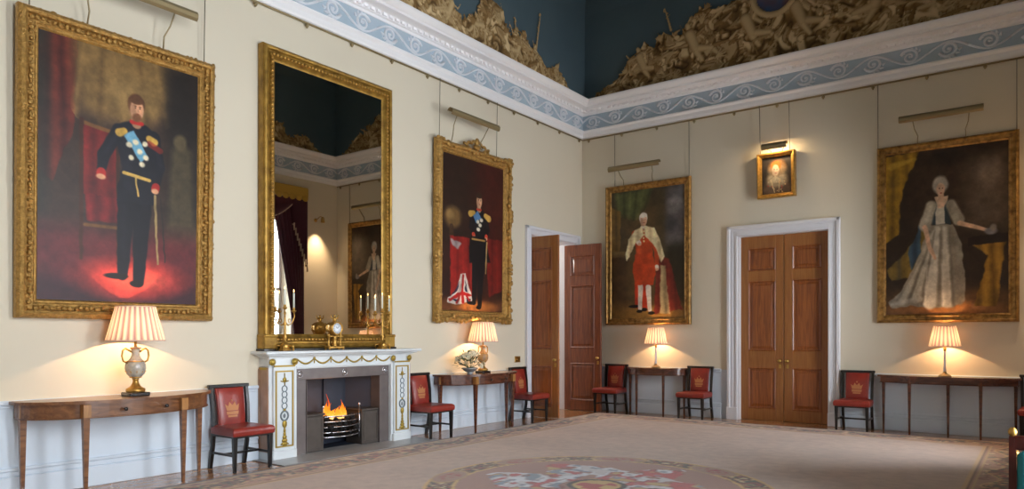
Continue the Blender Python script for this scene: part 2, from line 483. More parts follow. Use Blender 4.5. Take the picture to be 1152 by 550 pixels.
def figure_man(P, cx, top, foot, coat, legs, skin, hair, lean=0, hand_l=None, hand_r=None, face=True, wide=1.0, shoe=(18, 15, 14), trim=None):
    H = foot - top; w = H * P.asp * .15 * wide
    y = lambda f: top + H * f
    # legs
    P.cap(cx - w * .28, y(.5), cx - w * .42, y(.95), w * .34, w * .17, legs, .01)
    P.cap(cx + w * .25, y(.5), cx + w * .12, y(.98), w * .36, w * .18, legs, .01)
    P.ell(cx - w * .62, y(.955), w * .4, .012, shoe, .3); P.ell(cx + w * .05, y(.99), w * .22, .014, shoe, .3)
    # coat
    P.poly([(cx - w * .72, y(.185)), (cx - w * .2, y(.15)), (cx + w * .3, y(.15)), (cx + w * .76, y(.195)), (cx + w * .6, y(.42)), (cx + w * .68, y(.57)), (cx - w * .62, y(.57)), (cx - w * .48, y(.4))], coat, 3)
    lt = [min(255, q * 1.5 + 8) for q in coat]; P.cap(cx - w * .3, y(.24), cx - w * .28, y(.5), w * .1, w * .14, lt, .05, .45); P.cap(cx - w * .38, y(.6), cx - w * .4, y(.85), w * .08, w * .06, [min(255, q * 1.5 + 8) for q in legs], .04, .4)
    hl = hand_l or (cx - w * 1.2, y(.45)); hr = hand_r or (cx + w * .8, y(.48))
    for (sx, h_) in ((-1, hl), (1, hr)):
        ex = (cx + sx * w * .78 + h_[0]) / 2 + sx * w * .1; ey = (y(.2) + h_[1]) / 2 + .015
        P.cap(cx + sx * w * .58, y(.21), ex, ey, w * .24, w * .19, coat, .01); P.cap(ex, ey, h_[0], h_[1], w * .19, w * .13, coat, .01)
        P.cap(cx + sx * w * .62, y(.22), ex + w * .04, ey - .01, w * .06, w * .05, lt, .03, .5)
        if trim: P.cap(h_[0] - (h_[0] - ex) * .22, h_[1] - .012, h_[0] - (h_[0] - ex) * .08, h_[1] - .004, w * .15, w * .15, trim, .008)
        P.ell(h_[0], h_[1] + .006, w * .14, .011, skin, .4)
    # neck, head, hair
    P.cap(cx, y(.155), cx, y(.12), w * .17, w * .16, [q * .8 for q in skin], .01); P.cap(cx - w * .16, y(.15), cx + w * .18, y(.15), w * .07, w * .07, trim or coat, .008)
    P.ell(cx, y(.058), w * .29, H * .058, hair, .2); P.ell(cx + w * .02, y(.08), w * .235, H * .055, skin, .2)
    P.ell(cx - w * .1, y(.085), w * .14, H * .045, [q * .72 for q in skin], .9, 0, .6); P.ell(cx + w * .08, y(.07), w * .12, H * .02, [min(255, q * 1.12) for q in skin], .9, 0, .7)
    P.ell(cx, y(.035), w * .25, H * .02, hair, .3)
    d = [q * .45 for q in skin]
    for sx in (-.07, .1): P.ell(cx + w * (.03 + sx), y(.073), w * .032, H * .004, d, .6); P.ell(cx + w * (.03 + sx), y(.064), w * .045, H * .003, hair, .8)
    P.cap(cx + w * .06, y(.078), cx + w * .07, y(.09), w * .012, w * .024, [q * .82 for q in skin], .01)
    P.ell(cx + w * .05, y(.104), w * .055, H * .004, [150, 70, 60], .8)


def paint_officer_red():
    P = Paint(300, 480, (58, 42, 34), 1)
    P.folds([(0, 0), (.22, 0), (.2, .34), (.08, .55), (0, .5)], (96, 38, 28), (50, 18, 16), 6)
    P.poly([(0, .0), (.07, 0), (.07, .7), (0, .7)], (44, 40, 34), 8)
    P.folds([(.2, 0), (.86, 0), (.8, .2), (.6, .3), (.24, .27)], (126, 98, 56), (84, 62, 34), 6, 10, .8)
    P.ell(.55, .16, .16, .07, (150, 120, 72), .9, 0, .6)
    P.poly([(.76, .0), (1, 0), (1, .75), (.78, .72)], (34, 28, 24), 9)
    P.cap(.88, .36, .88, .7, .07, .1, (82, 72, 50), .05, .8); P.ell(.87, .31, .045, .035, (92, 80, 56), .5); P.poly([(.78, .66), (.98, .66), (1, .76), (.77, .76)], (64, 54, 40), 4)
    P.poly([(.0, .72), (1, .72), (1, 1), (0, 1)], (96, 34, 38), 16)
    P.poly([(0, .9), (1, .94), (1, 1), (0, 1)], (52, 22, 32), 12)
    P.ell(.56, .9, .3, .07, (206, 62, 52), .9); P.ell(.6, .9, .16, .035, (232, 96, 76), 1, 0, .8)  # glow of the lamp below painted into the red floor
    # armchair
    P.folds([(.25, .31), (.47, .33), (.46, .6), (.26, .58)], (112, 28, 26), (76, 18, 18), 5, 3)
    P.cap(.25, .31, .47, .33, .012, .012, (120, 80, 40), .01); P.cap(.245, .3, .25, .83, .012, .01, (66, 34, 20), .01); P.cap(.46, .34, .47, .84, .011, .01, (60, 32, 20), .01)
    P.folds([(.27, .58), (.5, .58), (.5, .68), (.28, .68)], (112, 26, 28), (70, 16, 18), 5, 3)
    P.cap(.27, .7, .5, .7, .01, .01, (110, 74, 34), .01)
    navy = (20, 22, 32)
    figure_man(P, .575, .15, .925, navy, (16, 17, 26), (206, 150, 112), (92, 58, 34), hand_l=(.36, .5), hand_r=(.70, .525), trim=(176, 40, 34), wide=1.0)
    P.ell(.58, .246, .03, .017, (112, 72, 44), .5); P.ell(.585, .236, .016, .004, (120, 76, 48), .6)
    P.cap(.47, .32, .5, .31, .026, .022, (206, 164, 72), .01); P.cap(.66, .32, .69, .33, .022, .026, (206, 164, 72), .01)
    P.cap(.66, .34, .73, .36, .02, .02, (150, 40, 30), .01, .7)
    P.poly([(.5, .33), (.56, .3), (.66, .4), (.6, .42)], (104, 158, 184), 2)
    for x, y in ((.53, .36), (.545, .41), (.6, .38), (.63, .345), (.61, .43), (.64, .4), (.57, .345)): P.ell(x, y, .018, .011, (226, 214, 180), .6)
    P.cap(.5, .475, .66, .49, .011, .011, (214, 174, 86), .006); P.cap(.57, .48, .59, .56, .006, .006, (206, 170, 90), .006)
    P.cap(.7, .55, .72, .83, .009, .006, (150, 128, 84), .006); P.cap(.74, .56, .77, .82, .005, .004, (40, 34, 30), .006)
    P.strokes(.17); return P


def paint_officer_flag():
    P = Paint(220, 400, (50, 24, 18), 2)
    P.poly([(.55, 0), (1, 0), (1, .6), (.7, .5), (.62, .2)], (66, 22, 18), 22)
    P.poly([(0, 0), (.4, 0), (.4, .5), (0, .6)], (42, 26, 20), 16)
    P.ell(.16, .4, .13, .07, (104, 78, 44), .5); P.ell(.12, .385, .06, .03, (140, 110, 66), .8); P.cap(.0, .49, .45, .49, .02, .02, (40, 26, 20), .01); P.cap(.14, .46, .14, .52, .03, .04, (60, 40, 26), .01)
    P.folds([(.12, .52), (.5, .52), (.52, .9), (.3, .97), (.13, .9)], (138, 30, 26), (90, 16, 16), 5, 2)
    P.folds([(.7, .5), (1, .5), (1, .85), (.76, .9)], (108, 26, 22), (74, 16, 14), 4, 3)
    P.folds([(.12, .54), (.3, .56), (.24, .6), (.16, .58)], (150, 136, 134), (110, 96, 98), 3, 2)
    P.poly([(0, .93), (1, .93), (1, 1), (0, 1)], (110, 62, 34), 8)
    P.ell(.55, .97, .3, .035, (190, 112, 50), .9)
    # draped flag cloth
    P.poly([(.28, .76), (.36, .75), (.44, .86), (.5, .93), (.34, .95), (.2, .96), (.08, .95), (.1, .92), (.22, .87)], (206, 198, 190), 1)
    for q in ([(.27, .80), (.22, .86), (.14, .9), (.24, .88)], [(.36, .8), (.41, .88), (.36, .87)], [(.16, .93), (.27, .92), (.24, .95)], [(.38, .91), (.46, .92), (.39, .945)]): P.poly(q, (42, 44, 72), 1)
    for q in ([(.31, .76), (.345, .76), (.33, .86), (.35, .95), (.3, .95), (.3, .86)], [(.1, .93), (.3, .87), (.46, .89), (.48, .905), (.31, .895), (.12, .945)], [(.2, .95), (.3, .88), (.31, .89), (.23, .955)], [(.35, .87), (.46, .94), (.44, .945), (.34, .885)]): P.poly(q, (176, 34, 32), 1)
    P.cap(.32, .77, .24, .95, .012, .02, (60, 30, 30), .04, .4)
    figure_man(P, .58, .2, .98, (18, 16, 20), (14, 13, 17), (212, 160, 124), (52, 34, 24), hand_l=(.5, .5), hand_r=(.7, .5), trim=(196, 60, 40), wide=.85)
    P.poly([(.43, .5), (.7, .5), (.78, .66), (.42, .68)], (16, 14, 18), 3)
    P.cap(.44, .355, .49, .345, .04, .03, (190, 150, 70), .01); P.cap(.69, .35, .75, .365, .03, .042, (204, 160, 78), .01)
    P.poly([(.48, .36), (.56, .33), (.62, .37), (.52, .41)], (84, 130, 176), 2)
    for x, y in ((.56, .4), (.6, .42), (.57, .45), (.62, .385)): P.ell(x, y, .028, .013, (226, 216, 190), .6)
    P.cap(.47, .52, .68, .52, .012, .012, (170, 130, 70), .01); P.cap(.72, .53, .7, .74, .012, .008, (170, 140, 90), .01)
    P.strokes(.15); return P


def paint_red_suit():
    P = Paint(240, 400, (56, 46, 30), 3)
    P.poly([(.2, .15), (.74, .12), (.74, .9), (.1, .9)], (96, 76, 46), 26)
    P.poly([(.74, .02), (1, .0), (1, .5), (.72, .48)], (96, 92, 92), 14); P.ell(.86, .15, .09, .06, (132, 126, 124), 1); P.ell(.82, .3, .08, .05, (70, 68, 70), 1)
    P.poly([(.76, .45), (1, .45), (1, .9), (.76, .9)], (44, 40, 28), 10)
    P.poly([(.62, 0), (.74, 0), (.72, .85), (.62, .85)], (78, 64, 40), 6)
    P.folds([(.05, .02), (.6, .0), (.5, .12), (.34, .24), (.1, .17)], (86, 92, 52), (50, 56, 30), 6, 5, -.8)
    P.folds([(.0, .12), (.14, .16), (.12, .5), (.0, .5)], (112, 86, 42), (74, 58, 30), 3, 4)
    P.poly([(0, .47), (.26, .47), (.26, .52), (0, .52)], (112, 92, 56), 3); P.poly([(.02, .52), (.24, .52), (.24, .92), (.02, .92)], (78, 58, 36), 5)
    P.poly([(0, .88), (1, .88), (1, 1), (0, 1)], (112, 84, 44), 8); P.ell(.5, .96, .4, .05, (150, 112, 52), .9)
    P.folds([(.64, .5), (.8, .56), (.96, .93), (.6, .96)], (108, 40, 30), (70, 26, 22), 5, 4)
    P.folds([(.68, .6), (.74, .6), (.8, .96), (.68, .96)], (168, 148, 108), (120, 104, 74), 3, 3)
    red = (186, 72, 34)
    figure_man(P, .455, .185, .935, red, (178, 56, 30), (218, 172, 140), (232, 226, 214), hand_l=(.4, .42), hand_r=(.63, .62), wide=1.05, trim=(226, 216, 200))
    P.cap(.415, .745, .41, .92, .034, .026, (222, 214, 204), .01); P.cap(.52, .76, .54, .93, .036, .026, (222, 214, 204), .01)
    P.poly([(.34, .5), (.58, .5), (.62, .66), (.58, .74), (.35, .74), (.31, .64)], (190, 70, 32), 3)
    P.folds([(.44, .29), (.34, .31), (.25, .38), (.21, .5), (.23, .55), (.3, .46), (.36, .41), (.45, .36)], (222, 206, 164), (176, 156, 112), 5, 2)
    P.folds([(.47, .29), (.6, .31), (.68, .41), (.73, .53), (.7, .58), (.62, .46), (.55, .41), (.47, .36)], (222, 206, 164), (176, 156, 112), 5, 2)
    P.ell(.4, .94, .04, .012, (22, 18, 16), .4); P.ell(.56, .955, .045, .013, (22, 18, 16), .4)
    for i in range(4): P.ell(.46, .33 + i * .025, .012, .008, (226, 206, 150), .5)
    P.strokes(.17); return P


def paint_lady():
    P = Paint(300, 420, (50, 38, 28), 4)
    P.poly([(.2, 0), (.8, 0), (.8, .55), (.3, .6)], (64, 48, 36), 24)
    P.poly([(.66, .03), (1, 0), (1, .5), (.68, .5)], (96, 82, 70), 18); P.ell(.84, .18, .1, .08, (122, 106, 92), 1)
    P.poly([(.64, 0), (1, 0), (1, .05), (.66, .09)], (46, 36, 28), 14); P.ell(.52, .06, .14, .05, (44, 36, 28), .9)
    P.folds([(.0, .02), (.3, .0), (.2, .14), (.13, .3), (.12, .5), (.0, .56)], (158, 122, 36), (88, 64, 20), 6, 3, .5)
    P.cap(.05, .08, .26, .05, .03, .01, (196, 160, 60), .02, .8)
    P.poly([(0, .86), (1, .86), (1, 1), (0, 1)], (96, 68, 42), 10); P.ell(.5, .96, .4, .04, (168, 112, 62), .9)
    P.folds([(.7, .58), (.98, .56), (.96, .62), (.9, .95), (.73, .95), (.84, .66)], (150, 112, 40), (84, 60, 22), 6, 3)
    P.poly([(.68, .55), (1, .53), (1, .585), (.68, .6)], (40, 30, 24), 2)
    P.folds([(.36, .42), (.2, .6), (.02, .72), (.06, .78), (.3, .76)], (122, 100, 46), (70, 70, 64), 5, 4)
    P.folds([(.3, .45), (.3, .62), (.22, .72), (.2, .62)], (60, 84, 104), (34, 50, 66), 3, 3)
    gown = (194, 186, 170); gd = (132, 124, 112)
    P.poly([(.38, .46), (.56, .46), (.63, .58), (.665, .8), (.66, .92), (.56, .955), (.34, .955), (.22, .94), (.06, .955), (.03, .92), (.14, .85), (.24, .72), (.32, .58)], (150, 142, 126), 3)
    for (x0, y0, x1, y1, r, c_, o_) in ((.44, .48, .38, .93, .05, (214, 208, 194), .8), (.41, .5, .26, .9, .035, (198, 192, 176), .8), (.50, .48, .52, .93, .04, (206, 198, 182), .8), (.39, .52, .14, .92, .03, (186, 178, 160), .8), (.56, .52, .62, .92, .03, (140, 130, 114), .9), (.47, .5, .45, .94, .014, (120, 112, 100), .8), (.42, .5, .31, .93, .012, (112, 104, 92), .8), (.39, .55, .2, .92, .012, (104, 98, 86), .8), (.54, .5, .57, .94, .014, (112, 104, 92), .8), (.3, .66, .09, .93, .012, (124, 116, 102), .7), (.48, .7, .49, .94, .012, (228, 222, 208), .7), (.36, .7, .34, .93, .012, (224, 218, 204), .7)): P.cap(x0, y0, x1, y1, r * .4, r, c_, .02, o_)
    P.cap(.06, .93, .3, .9, .016, .02, (190, 184, 170), .02, .7)
    P.poly([(.36, .34), (.44, .31), (.5, .31), (.56, .34), (.54, .46), (.4, .46)], (46, 60, 70), 2)
    P.poly([(.43, .33), (.5, .33), (.51, .46), (.43, .46)], (206, 200, 184), 2)
    P.poly([(.41, .29), (.53, .29), (.5, .36), (.44, .36)], (222, 190, 160), 2)
    P.cap(.39, .345, .34, .46, .045, .05, (176, 168, 150), .02); P.cap(.55, .345, .61, .44, .042, .048, (160, 152, 134), .02); P.cap(.385, .35, .35, .43, .014, .014, (206, 200, 184), .02, .7)
    P.cap(.34, .47, .38, .6, .022, .016, (218, 180, 150), .01); P.cap(.62, .46, .82, .51, .02, .014, (218, 180, 150), .01)
    P.cap(.39, .61, .42, .66, .02, .012, (216, 178, 148), .01)
    P.cap(.47, .31, .47, .285, .022, .022, (218, 180, 150), .01)
    P.ell(.465, .222, .062, .052, (176, 170, 158), .35); P.ell(.467, .25, .036, .038, (222, 186, 158), .3)
    for sx in (-.013, .014): P.ell(.468 + sx, .244, .006, .004, (90, 66, 56), .6)
    P.ell(.469, .272, .009, .004, (168, 84, 74), .8)
    P.ell(.86, .52, .05, .02, (128, 126, 132), .5); P.ell(.88, .5, .025, .02, (150, 140, 130), .6)
    P.strokes(.17); return P


def paint_ruff():
    P = Paint(120, 150, (46, 40, 36), 5)
    P.ell(.5, .95, .48, .4, (92, 74, 60), .3); P.ell(.5, .62, .36, .2, (138, 124, 102), .4); P.ell(.52, .3, .3, .22, (120, 78, 40), .4)
    P.ell(.52, .42, .32, .26, (150, 140, 120), .5, 0, .6)
    P.ell(.48, .24, .17, .12, (170, 96, 40), .4); P.ell(.46, .36, .12, .15, (196, 172, 146), .25)
    for sx in (-.04, .05): P.ell(.46 + sx, .34, .018, .012, (90, 60, 46), .6)
    P.ell(.465, .44, .03, .01, (170, 90, 80), .8); P.cap(.46, .36, .465, .39, .008, .012, (205, 180, 158), .01)
    for i in range(9): P.cap(.44, .52, .2 + i * .07, .68, .008, .016, (176, 162, 136), .02, .7)
    for i in range(16):
        a = P.rng.random(2); P.ell(.2 + a[0] * .6, .66 + a[1] * .3, .02, .016, (190, 160, 110) if i % 3 else (150, 50, 40), .6)
    P.cap(.3, .62, .42, .95, .012, .012, (190, 170, 130), .02); P.cap(.6, .6, .56, .95, .012, .012, (190, 170, 130), .02)
    P.strokes(.2); return P


# ================================================================== STRUCTURE
W, D, TH = ROOM_W, ROOM_D, .35
DZ = .89                                          # top of the dado
XY = Matrix(((1, 0, 0, 0), (0, 0, 1, 0), (0, 1, 0, 0), (0, 0, 0, 1)))   # sweep in plan: local y is height


def wall_cells(a0, a1, z0, z1, holes):
    """rectangles of a wall face a0..a1 by z0..z1 left over round the holes (ha0, ha1, hz0, hz1)"""
    A = sorted({a0, a1} | {v for h in holes for v in h[:2] if a0 < v < a1}); Z = sorted({z0, z1} | {v for h in holes for v in h[2:] if z0 < v < z1})
    for i in range(len(A) - 1):
        for j in range(len(Z) - 1):
            ca, cz = (A[i] + A[i + 1]) / 2, (Z[j] + Z[j + 1]) / 2
            if not any(h[0] < ca < h[1] and h[2] < cz < h[3] for h in holes): yield A[i], A[i + 1], Z[j], Z[j + 1]


def wall(name, f, a0, a1, holes):
    up = MB(); lo = MB()
    for c in wall_cells(a0, a1, DZ, 6.3, holes): up.box(*f(*c))
    for c in wall_cells(a0, a1, 0, DZ, holes): lo.box(*f(*c))
    o = struct(up.build(name, M_WALL)); lo.build('dado', M_DADO, o); return o


FH = (-7.04, -5.78, 0, .96)                        # fireplace opening in the left wall
D2 = (-1.88, -.32, 0, 3.38)                        # open doorway, left wall
D1 = (3.25, 4.78, 0, 3.29)                         # closed doorway, far wall
wall('wall_left', lambda a, b, c, d: (-TH, 0, a, b, c, d), -D, 0, [FH, D2])
wall('wall_far', lambda a, b, c, d: (a, b, 0, TH, c, d), -TH, W + .5, [D1])
wall('wall_window', lambda a, b, c, d: (W, W + RECESS, a, b, c, d), -D, 0, [(p, q, WZ0, WZ1) for p, q in WINDOWS])
wall('wall_near', lambda a, b, c, d: (a, b, -D - TH, -D, c, d), -TH, W + .5, [])
fl = MB().box(-3.2, W + .5, -D - TH, 1.2, -.1, 0).build('floor', M_FLOOR); struct(fl)
struct(MB().box(-.1, W + .1, -D - .1, .1, 9.4, 9.5).build('ceiling', M_CEIL))
cv = MB(); prof = [(0.0, 6.2), (.16, 6.24), (.16, 8.0)] + [(.16 + 1.3 * (1 - math.cos(t)), 8.0 + 1.4 * math.sin(t)) for t in [PI / 2 * k / 8 for k in range(1, 9)]]
cv.sweep_rect(0, W, -D, 0, prof, XY); struct(cv.build('ceiling_cove', M_CEIL))
# cornice: lower fillets, blue frieze, crown with dentils, scrolled relief
lo = MB().sweep_rect(0, W, -D, 0, [(0, 5.56), (.035, 5.57), (.05, 5.60), (.05, 5.66), (.085, 5.69), (.085, 5.715), (.03, 5.73)], XY)
lo.sweep_rect(0, W, -D, 0, [(.03, 6.02), (.05, 6.02), (.065, 6.05), (.10, 6.06), (.10, 6.09), (.15, 6.11), (.27, 6.12), (.27, 6.155), (.30, 6.165), (.335, 6.20), (.35, 6.225), (.35, 6.25), (.10, 6.26)], XY)
for (axis, n, L0) in (('x0', 109, D), ('y0', 65, W), ('x1', 109, D)):
    for k in range(1, n - 1):
        t = k * .12
        if axis == 'x0': lo.box(.09, .135, -t - .035, -t + .035, 6.065, 6.108)
        if axis == 'x1': lo.box(W - .135, W - .09, -t - .035, -t + .035, 6.065, 6.108)
        if axis == 'y0': lo.box(t - .035, t + .035, -.135, -.09, 6.065, 6.108)
co = struct(lo.build('trim_1', M_CORN))
MB().sweep_rect(0, W, -D, 0, [(.03, 5.72), (.03, 6.03)], XY).build('frieze', M_FRIEZE, co)


def scroll(mb, place, length, step=.52):
    n = int(length / step)
    for i in range(n):
        c = (i + .5) * step; s = 1 if i % 2 else -1
        pts = []
        for k in range(20):
            t = k / 19; a = s * (PI * .9 - t * PI * 3.1); r = .125 * (1 - t * .82)
            pts.append(place(c + r * math.cos(a) * 1.05, 5.875 + r * math.sin(a)))
        mb.tube(pts, [.026 - .012 * k / 19 for k in range(20)], 5)
        pts = [place(c - .26 + .52 * k / 8, 5.875 - s * .11 * math.sin(PI * k / 8) * (1 if k else 0)) for k in range(9)]
        mb.tube(pts, .018, 5)
        for k in range(5):
            a = s * (.4 + k * .5); r0, r1 = .12, .15
            mb.tube([place(c + .02 + r0 * math.cos(a), 5.875 - .0 + r0 * math.sin(a) * .9), place(c + .03 + r1 * math.cos(a + .3), 5.875 + min(.14, max(-.14, r1 * math.sin(a + .3))))], [.024, .009], 5)
        mb.ball(place(c, 5.875), (.024, .024, .024), 6)


for nm, pl, ln in (('left', lambda a, z: (.035, -a, z), D), ('far', lambda a, z: (a, -.035, z), W), ('window', lambda a, z: (W - .035, -a, z), D)):
    m_ = MB(); scroll(m_, pl, ln); m_.build('frieze_relief', M_RELIEF, co)


# dado rail, lower rail and skirting
def runs(segs_left, segs_far, segs_win, z0, z1, d, name):
    m_ = MB()
    zm = (z0 + z1) / 2
    for a, b in segs_left: m_.box(0, d, a, b, z0, z1, bevel=.008)
    for a, b in segs_far: m_.box(a, b, -d, 0, z0, z1, bevel=.008)
    for a, b in segs_win: m_.box(W - d, W, a, b, z0, z1, bevel=.008)
    return struct(m_.build(name, M_DADO))


SL = [(-D, -7.62), (-5.2, -2.08), (-.12, 0)]; SF = [(0, 2.95), (4.96, W)]
SW = [(-D, -11.5), (-9.8, -8.0), (-6.3, -3.6), (-1.9, 0)]
runs(SL, SF, SW, .865, .905, .035, 'trim_2'); runs(SL, SF, SW, .83, .865, .015, 'trim_3')
runs(SL, SF, SW, .25, .285, .03, 'trim_4'); runs(SL, SF, SW, 0, .20, .028, 'baseboard_room'); runs(SL, SF, SW, .2, .25, .018, 'trim_5')


# doors ---------------------------------------------------------------
def architrave(half, h, wd=.2, dep=TH):
    m_ = MB()
    for s in (-1, 1):
        a, b = s * half, s * (half + wd)
        m_.box(a, b, 0, .03, 0, h + wd, bevel=.004); m_.box(s * (half + wd - .06), b, .03, .065, 0, h + wd, bevel=.012)
        m_.box(s * (half + .0), s * (half + .035), .03, .042, 0, h, bevel=.006); m_.box(s * (half + .085), s * (half + .1), .03, .04, 0, h + .09, bevel=.004)
        m_.box(s * (half - .012), s * (half - .012 + .02), -dep, 0.0, 0, h)
        m_.box(a - .005 * s, b + .008 * s, 0, .07, 0, .22, bevel=.006)
    m_.box(-half, half, 0, .03, h, h + wd, bevel=.004); m_.box(-half - wd, half + wd, .03, .065, h + wd - .06, h + wd, bevel=.012)
    m_.box(-half, half, .03, .042, h, h + .035, bevel=.006); m_.box(-half - .09, half + .09, .03, .04, h + .085, h + .1, bevel=.004)
    m_.box(-half, half, -dep, 0, h - .008, h + .012)
    return m_


def door_leaf(parent, wd, h, knob_x, loc, rotz, stile=M_MAHOG, panel=M_MAHOG, mirrored=False):
    """leaf from the hinge at local x 0 to wd; panels and knob are its parts"""
    T = .024; m_ = MB(); st = .135; zs = [0, .2, h * .285, h * .375, h * .755, h * .81, h * .935, h]
    for x0, x1 in ((0, st), (wd - st, wd)): m_.box(x0, x1, -T, T, 0, h, bevel=.003)
    for z0, z1 in ((zs[0], zs[1]), (zs[2], zs[3]), (zs[4], zs[5]), (zs[6], zs[7])): m_.box(st, wd - st, -T, T, z0, z1)
    lf = m_.build('door_leaf', stile, parent, loc, rotz)
    for z0, z1 in ((zs[1], zs[2]), (zs[3], zs[4]), (zs[5], zs[6])):
        p = MB()
        x0, x1 = st, wd - st
        for s in (-1, 1):
            y = lambda v: s * v
            # moulding, sunk flat and raised field
            pr = [(0, y(T)), (.012, y(T + .008)), (.026, y(T - .002)), (.03, y(.008)), (.055, y(.008)), (.085, y(.02))]
            p.sweep_rect(x0, x1, z0, z1, pr)
            q = .085; p.add([(x0 + q, y(.02), z0 + q), (x1 - q, y(.02), z0 + q), (x1 - q, y(.02), z1 - q), (x0 + q, y(.02), z1 - q)], [(0, 1, 2, 3)])
        p.build('door_panel', panel, lf)
    k = MB()
    for s in (-1, 1):
        R = Matrix.Translation((knob_x, s * T, 1.06)) @ Matrix.Rotation(-s * PI / 2, 4, 'X')
        k.lathe([(.026, 0), (.026, .006), (.01, .01), (.01, .03), (.024, .04), (.03, .055), (.024, .07), (.004, .075)], 16, R)
        k.box(knob_x - .02, knob_x + .02, s * T, s * (T + .004), .93, 1.0)
    k.build('door_knob', M_BRASS, lf)
    return lf


# closed pair in the far wall: root frame faces -y
d1 = bpy.data.objects.new('door_1', None); COL.objects.link(d1); struct(d1); d1.location = ((D1[0] + D1[1]) / 2, 0, 0); d1.rotation_euler = (0, 0, PI)
hw = (D1[1] - D1[0]) / 2
architrave(hw, D1[3], .185).build('architrave', M_WHITE, d1)
door_leaf(d1, hw - .012, D1[3] - .01, hw - .07, (-hw + .006, -.16, .004), 0, M_STILE)
door_leaf(d1, hw - .012, D1[3] - .01, hw - .07, (hw - .006, -.16, .004), PI, M_STILE)
MB().box(-hw, hw, -TH, -TH + .02, 0, 3.4).build('backing', M_BLACK, d1)
# open pair in the left wall: root frame faces +x
d2 = bpy.data.objects.new('door_2', None); COL.objects.link(d2); struct(d2); d2.location = (0, (D2[0] + D2[1]) / 2, 0); d2.rotation_euler = (0, 0, -PI / 2)
hw2 = (D2[1] - D2[0]) / 2
architrave(hw2, D2[3], .165).build('architrave', M_WHITE, d2)
# local x = +hw2 is the near side (world y = D2[0])
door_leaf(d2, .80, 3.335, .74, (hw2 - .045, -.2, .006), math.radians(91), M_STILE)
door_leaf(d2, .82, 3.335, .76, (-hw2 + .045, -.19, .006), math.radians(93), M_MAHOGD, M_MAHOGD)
# lobby seen through it
lb = MB(); lb.box(-3.1, -3.0, -3.4, 1.1, 0, 3.8); lb.box(-3.0, -TH, -3.4, -3.3, 0, 3.8); lb.box(-3.0, -TH, 1.0, 1.1, 0, 3.8); lb.box(-3.0, -TH, -3.3, 1.0, 3.7, 3.8)
struct(lb.build('wall_lobby', M_PLAIN))
pl = bpy.data.lights.new('lobby_fill_light', 'POINT'); pl.energy = 30; pl.color = (1, .93, .85); pl.shadow_soft_size = .15  # added fill light, no lamp is seen in the lobby
po = bpy.data.objects.new('lobby_fill_light', pl); COL.objects.link(po); po.location = (-1.6, -1.1, 3.2)

# windows --------------------------------------------------------------
for i, (a, b) in enumerate(WINDOWS):
    m_ = MB(); xo = W + RECESS - .06
    m_.box(xo, xo + .06, a, a + .07, WZ0, WZ1); m_.box(xo, xo + .06, b - .07, b, WZ0, WZ1)
    m_.box(xo, xo + .06, a, b, WZ0, WZ0 + .09); m_.box(xo, xo + .06, a, b, WZ1 - .07, WZ1)
    m_.box(xo, xo + .06, a, b, 2.66, 2.74)
    for k in (1, 2): m_.box(xo + .015, xo + .045, a + (b - a) * k / 3 - .012, a + (b - a) * k / 3 + .012, WZ0, WZ1)
    for z in (1.2, 1.93, 3.42, 4.15): m_.box(xo + .015, xo + .045, a, b, z - .012, z + .012)
    wf = struct(m_.build('window_%d' % (i + 1), M_WHITE))
    MB().box(xo + .028, xo + .032, a + .06, b - .06, WZ0 + .08, WZ1 - .06).build('pane', M_GLASS, wf)
    s_ = MB()
    s_.box(W - .02, W + .0, a - .14, a, 0.0, WZ1 + .14); s_.box(W - .02, W + .0, b, b + .14, 0.0, WZ1 + .14); s_.box(W - .02, W, a, b, WZ1, WZ1 + .14)
    s_.box(W - .05, W + RECESS - .06, a - .02, b + .02, WZ0 - .04, WZ0)
    s_.box(W - .02, W, a, b, 0, WZ0 - .04)
    s_.build('window_casing', M_WHITE, wf)


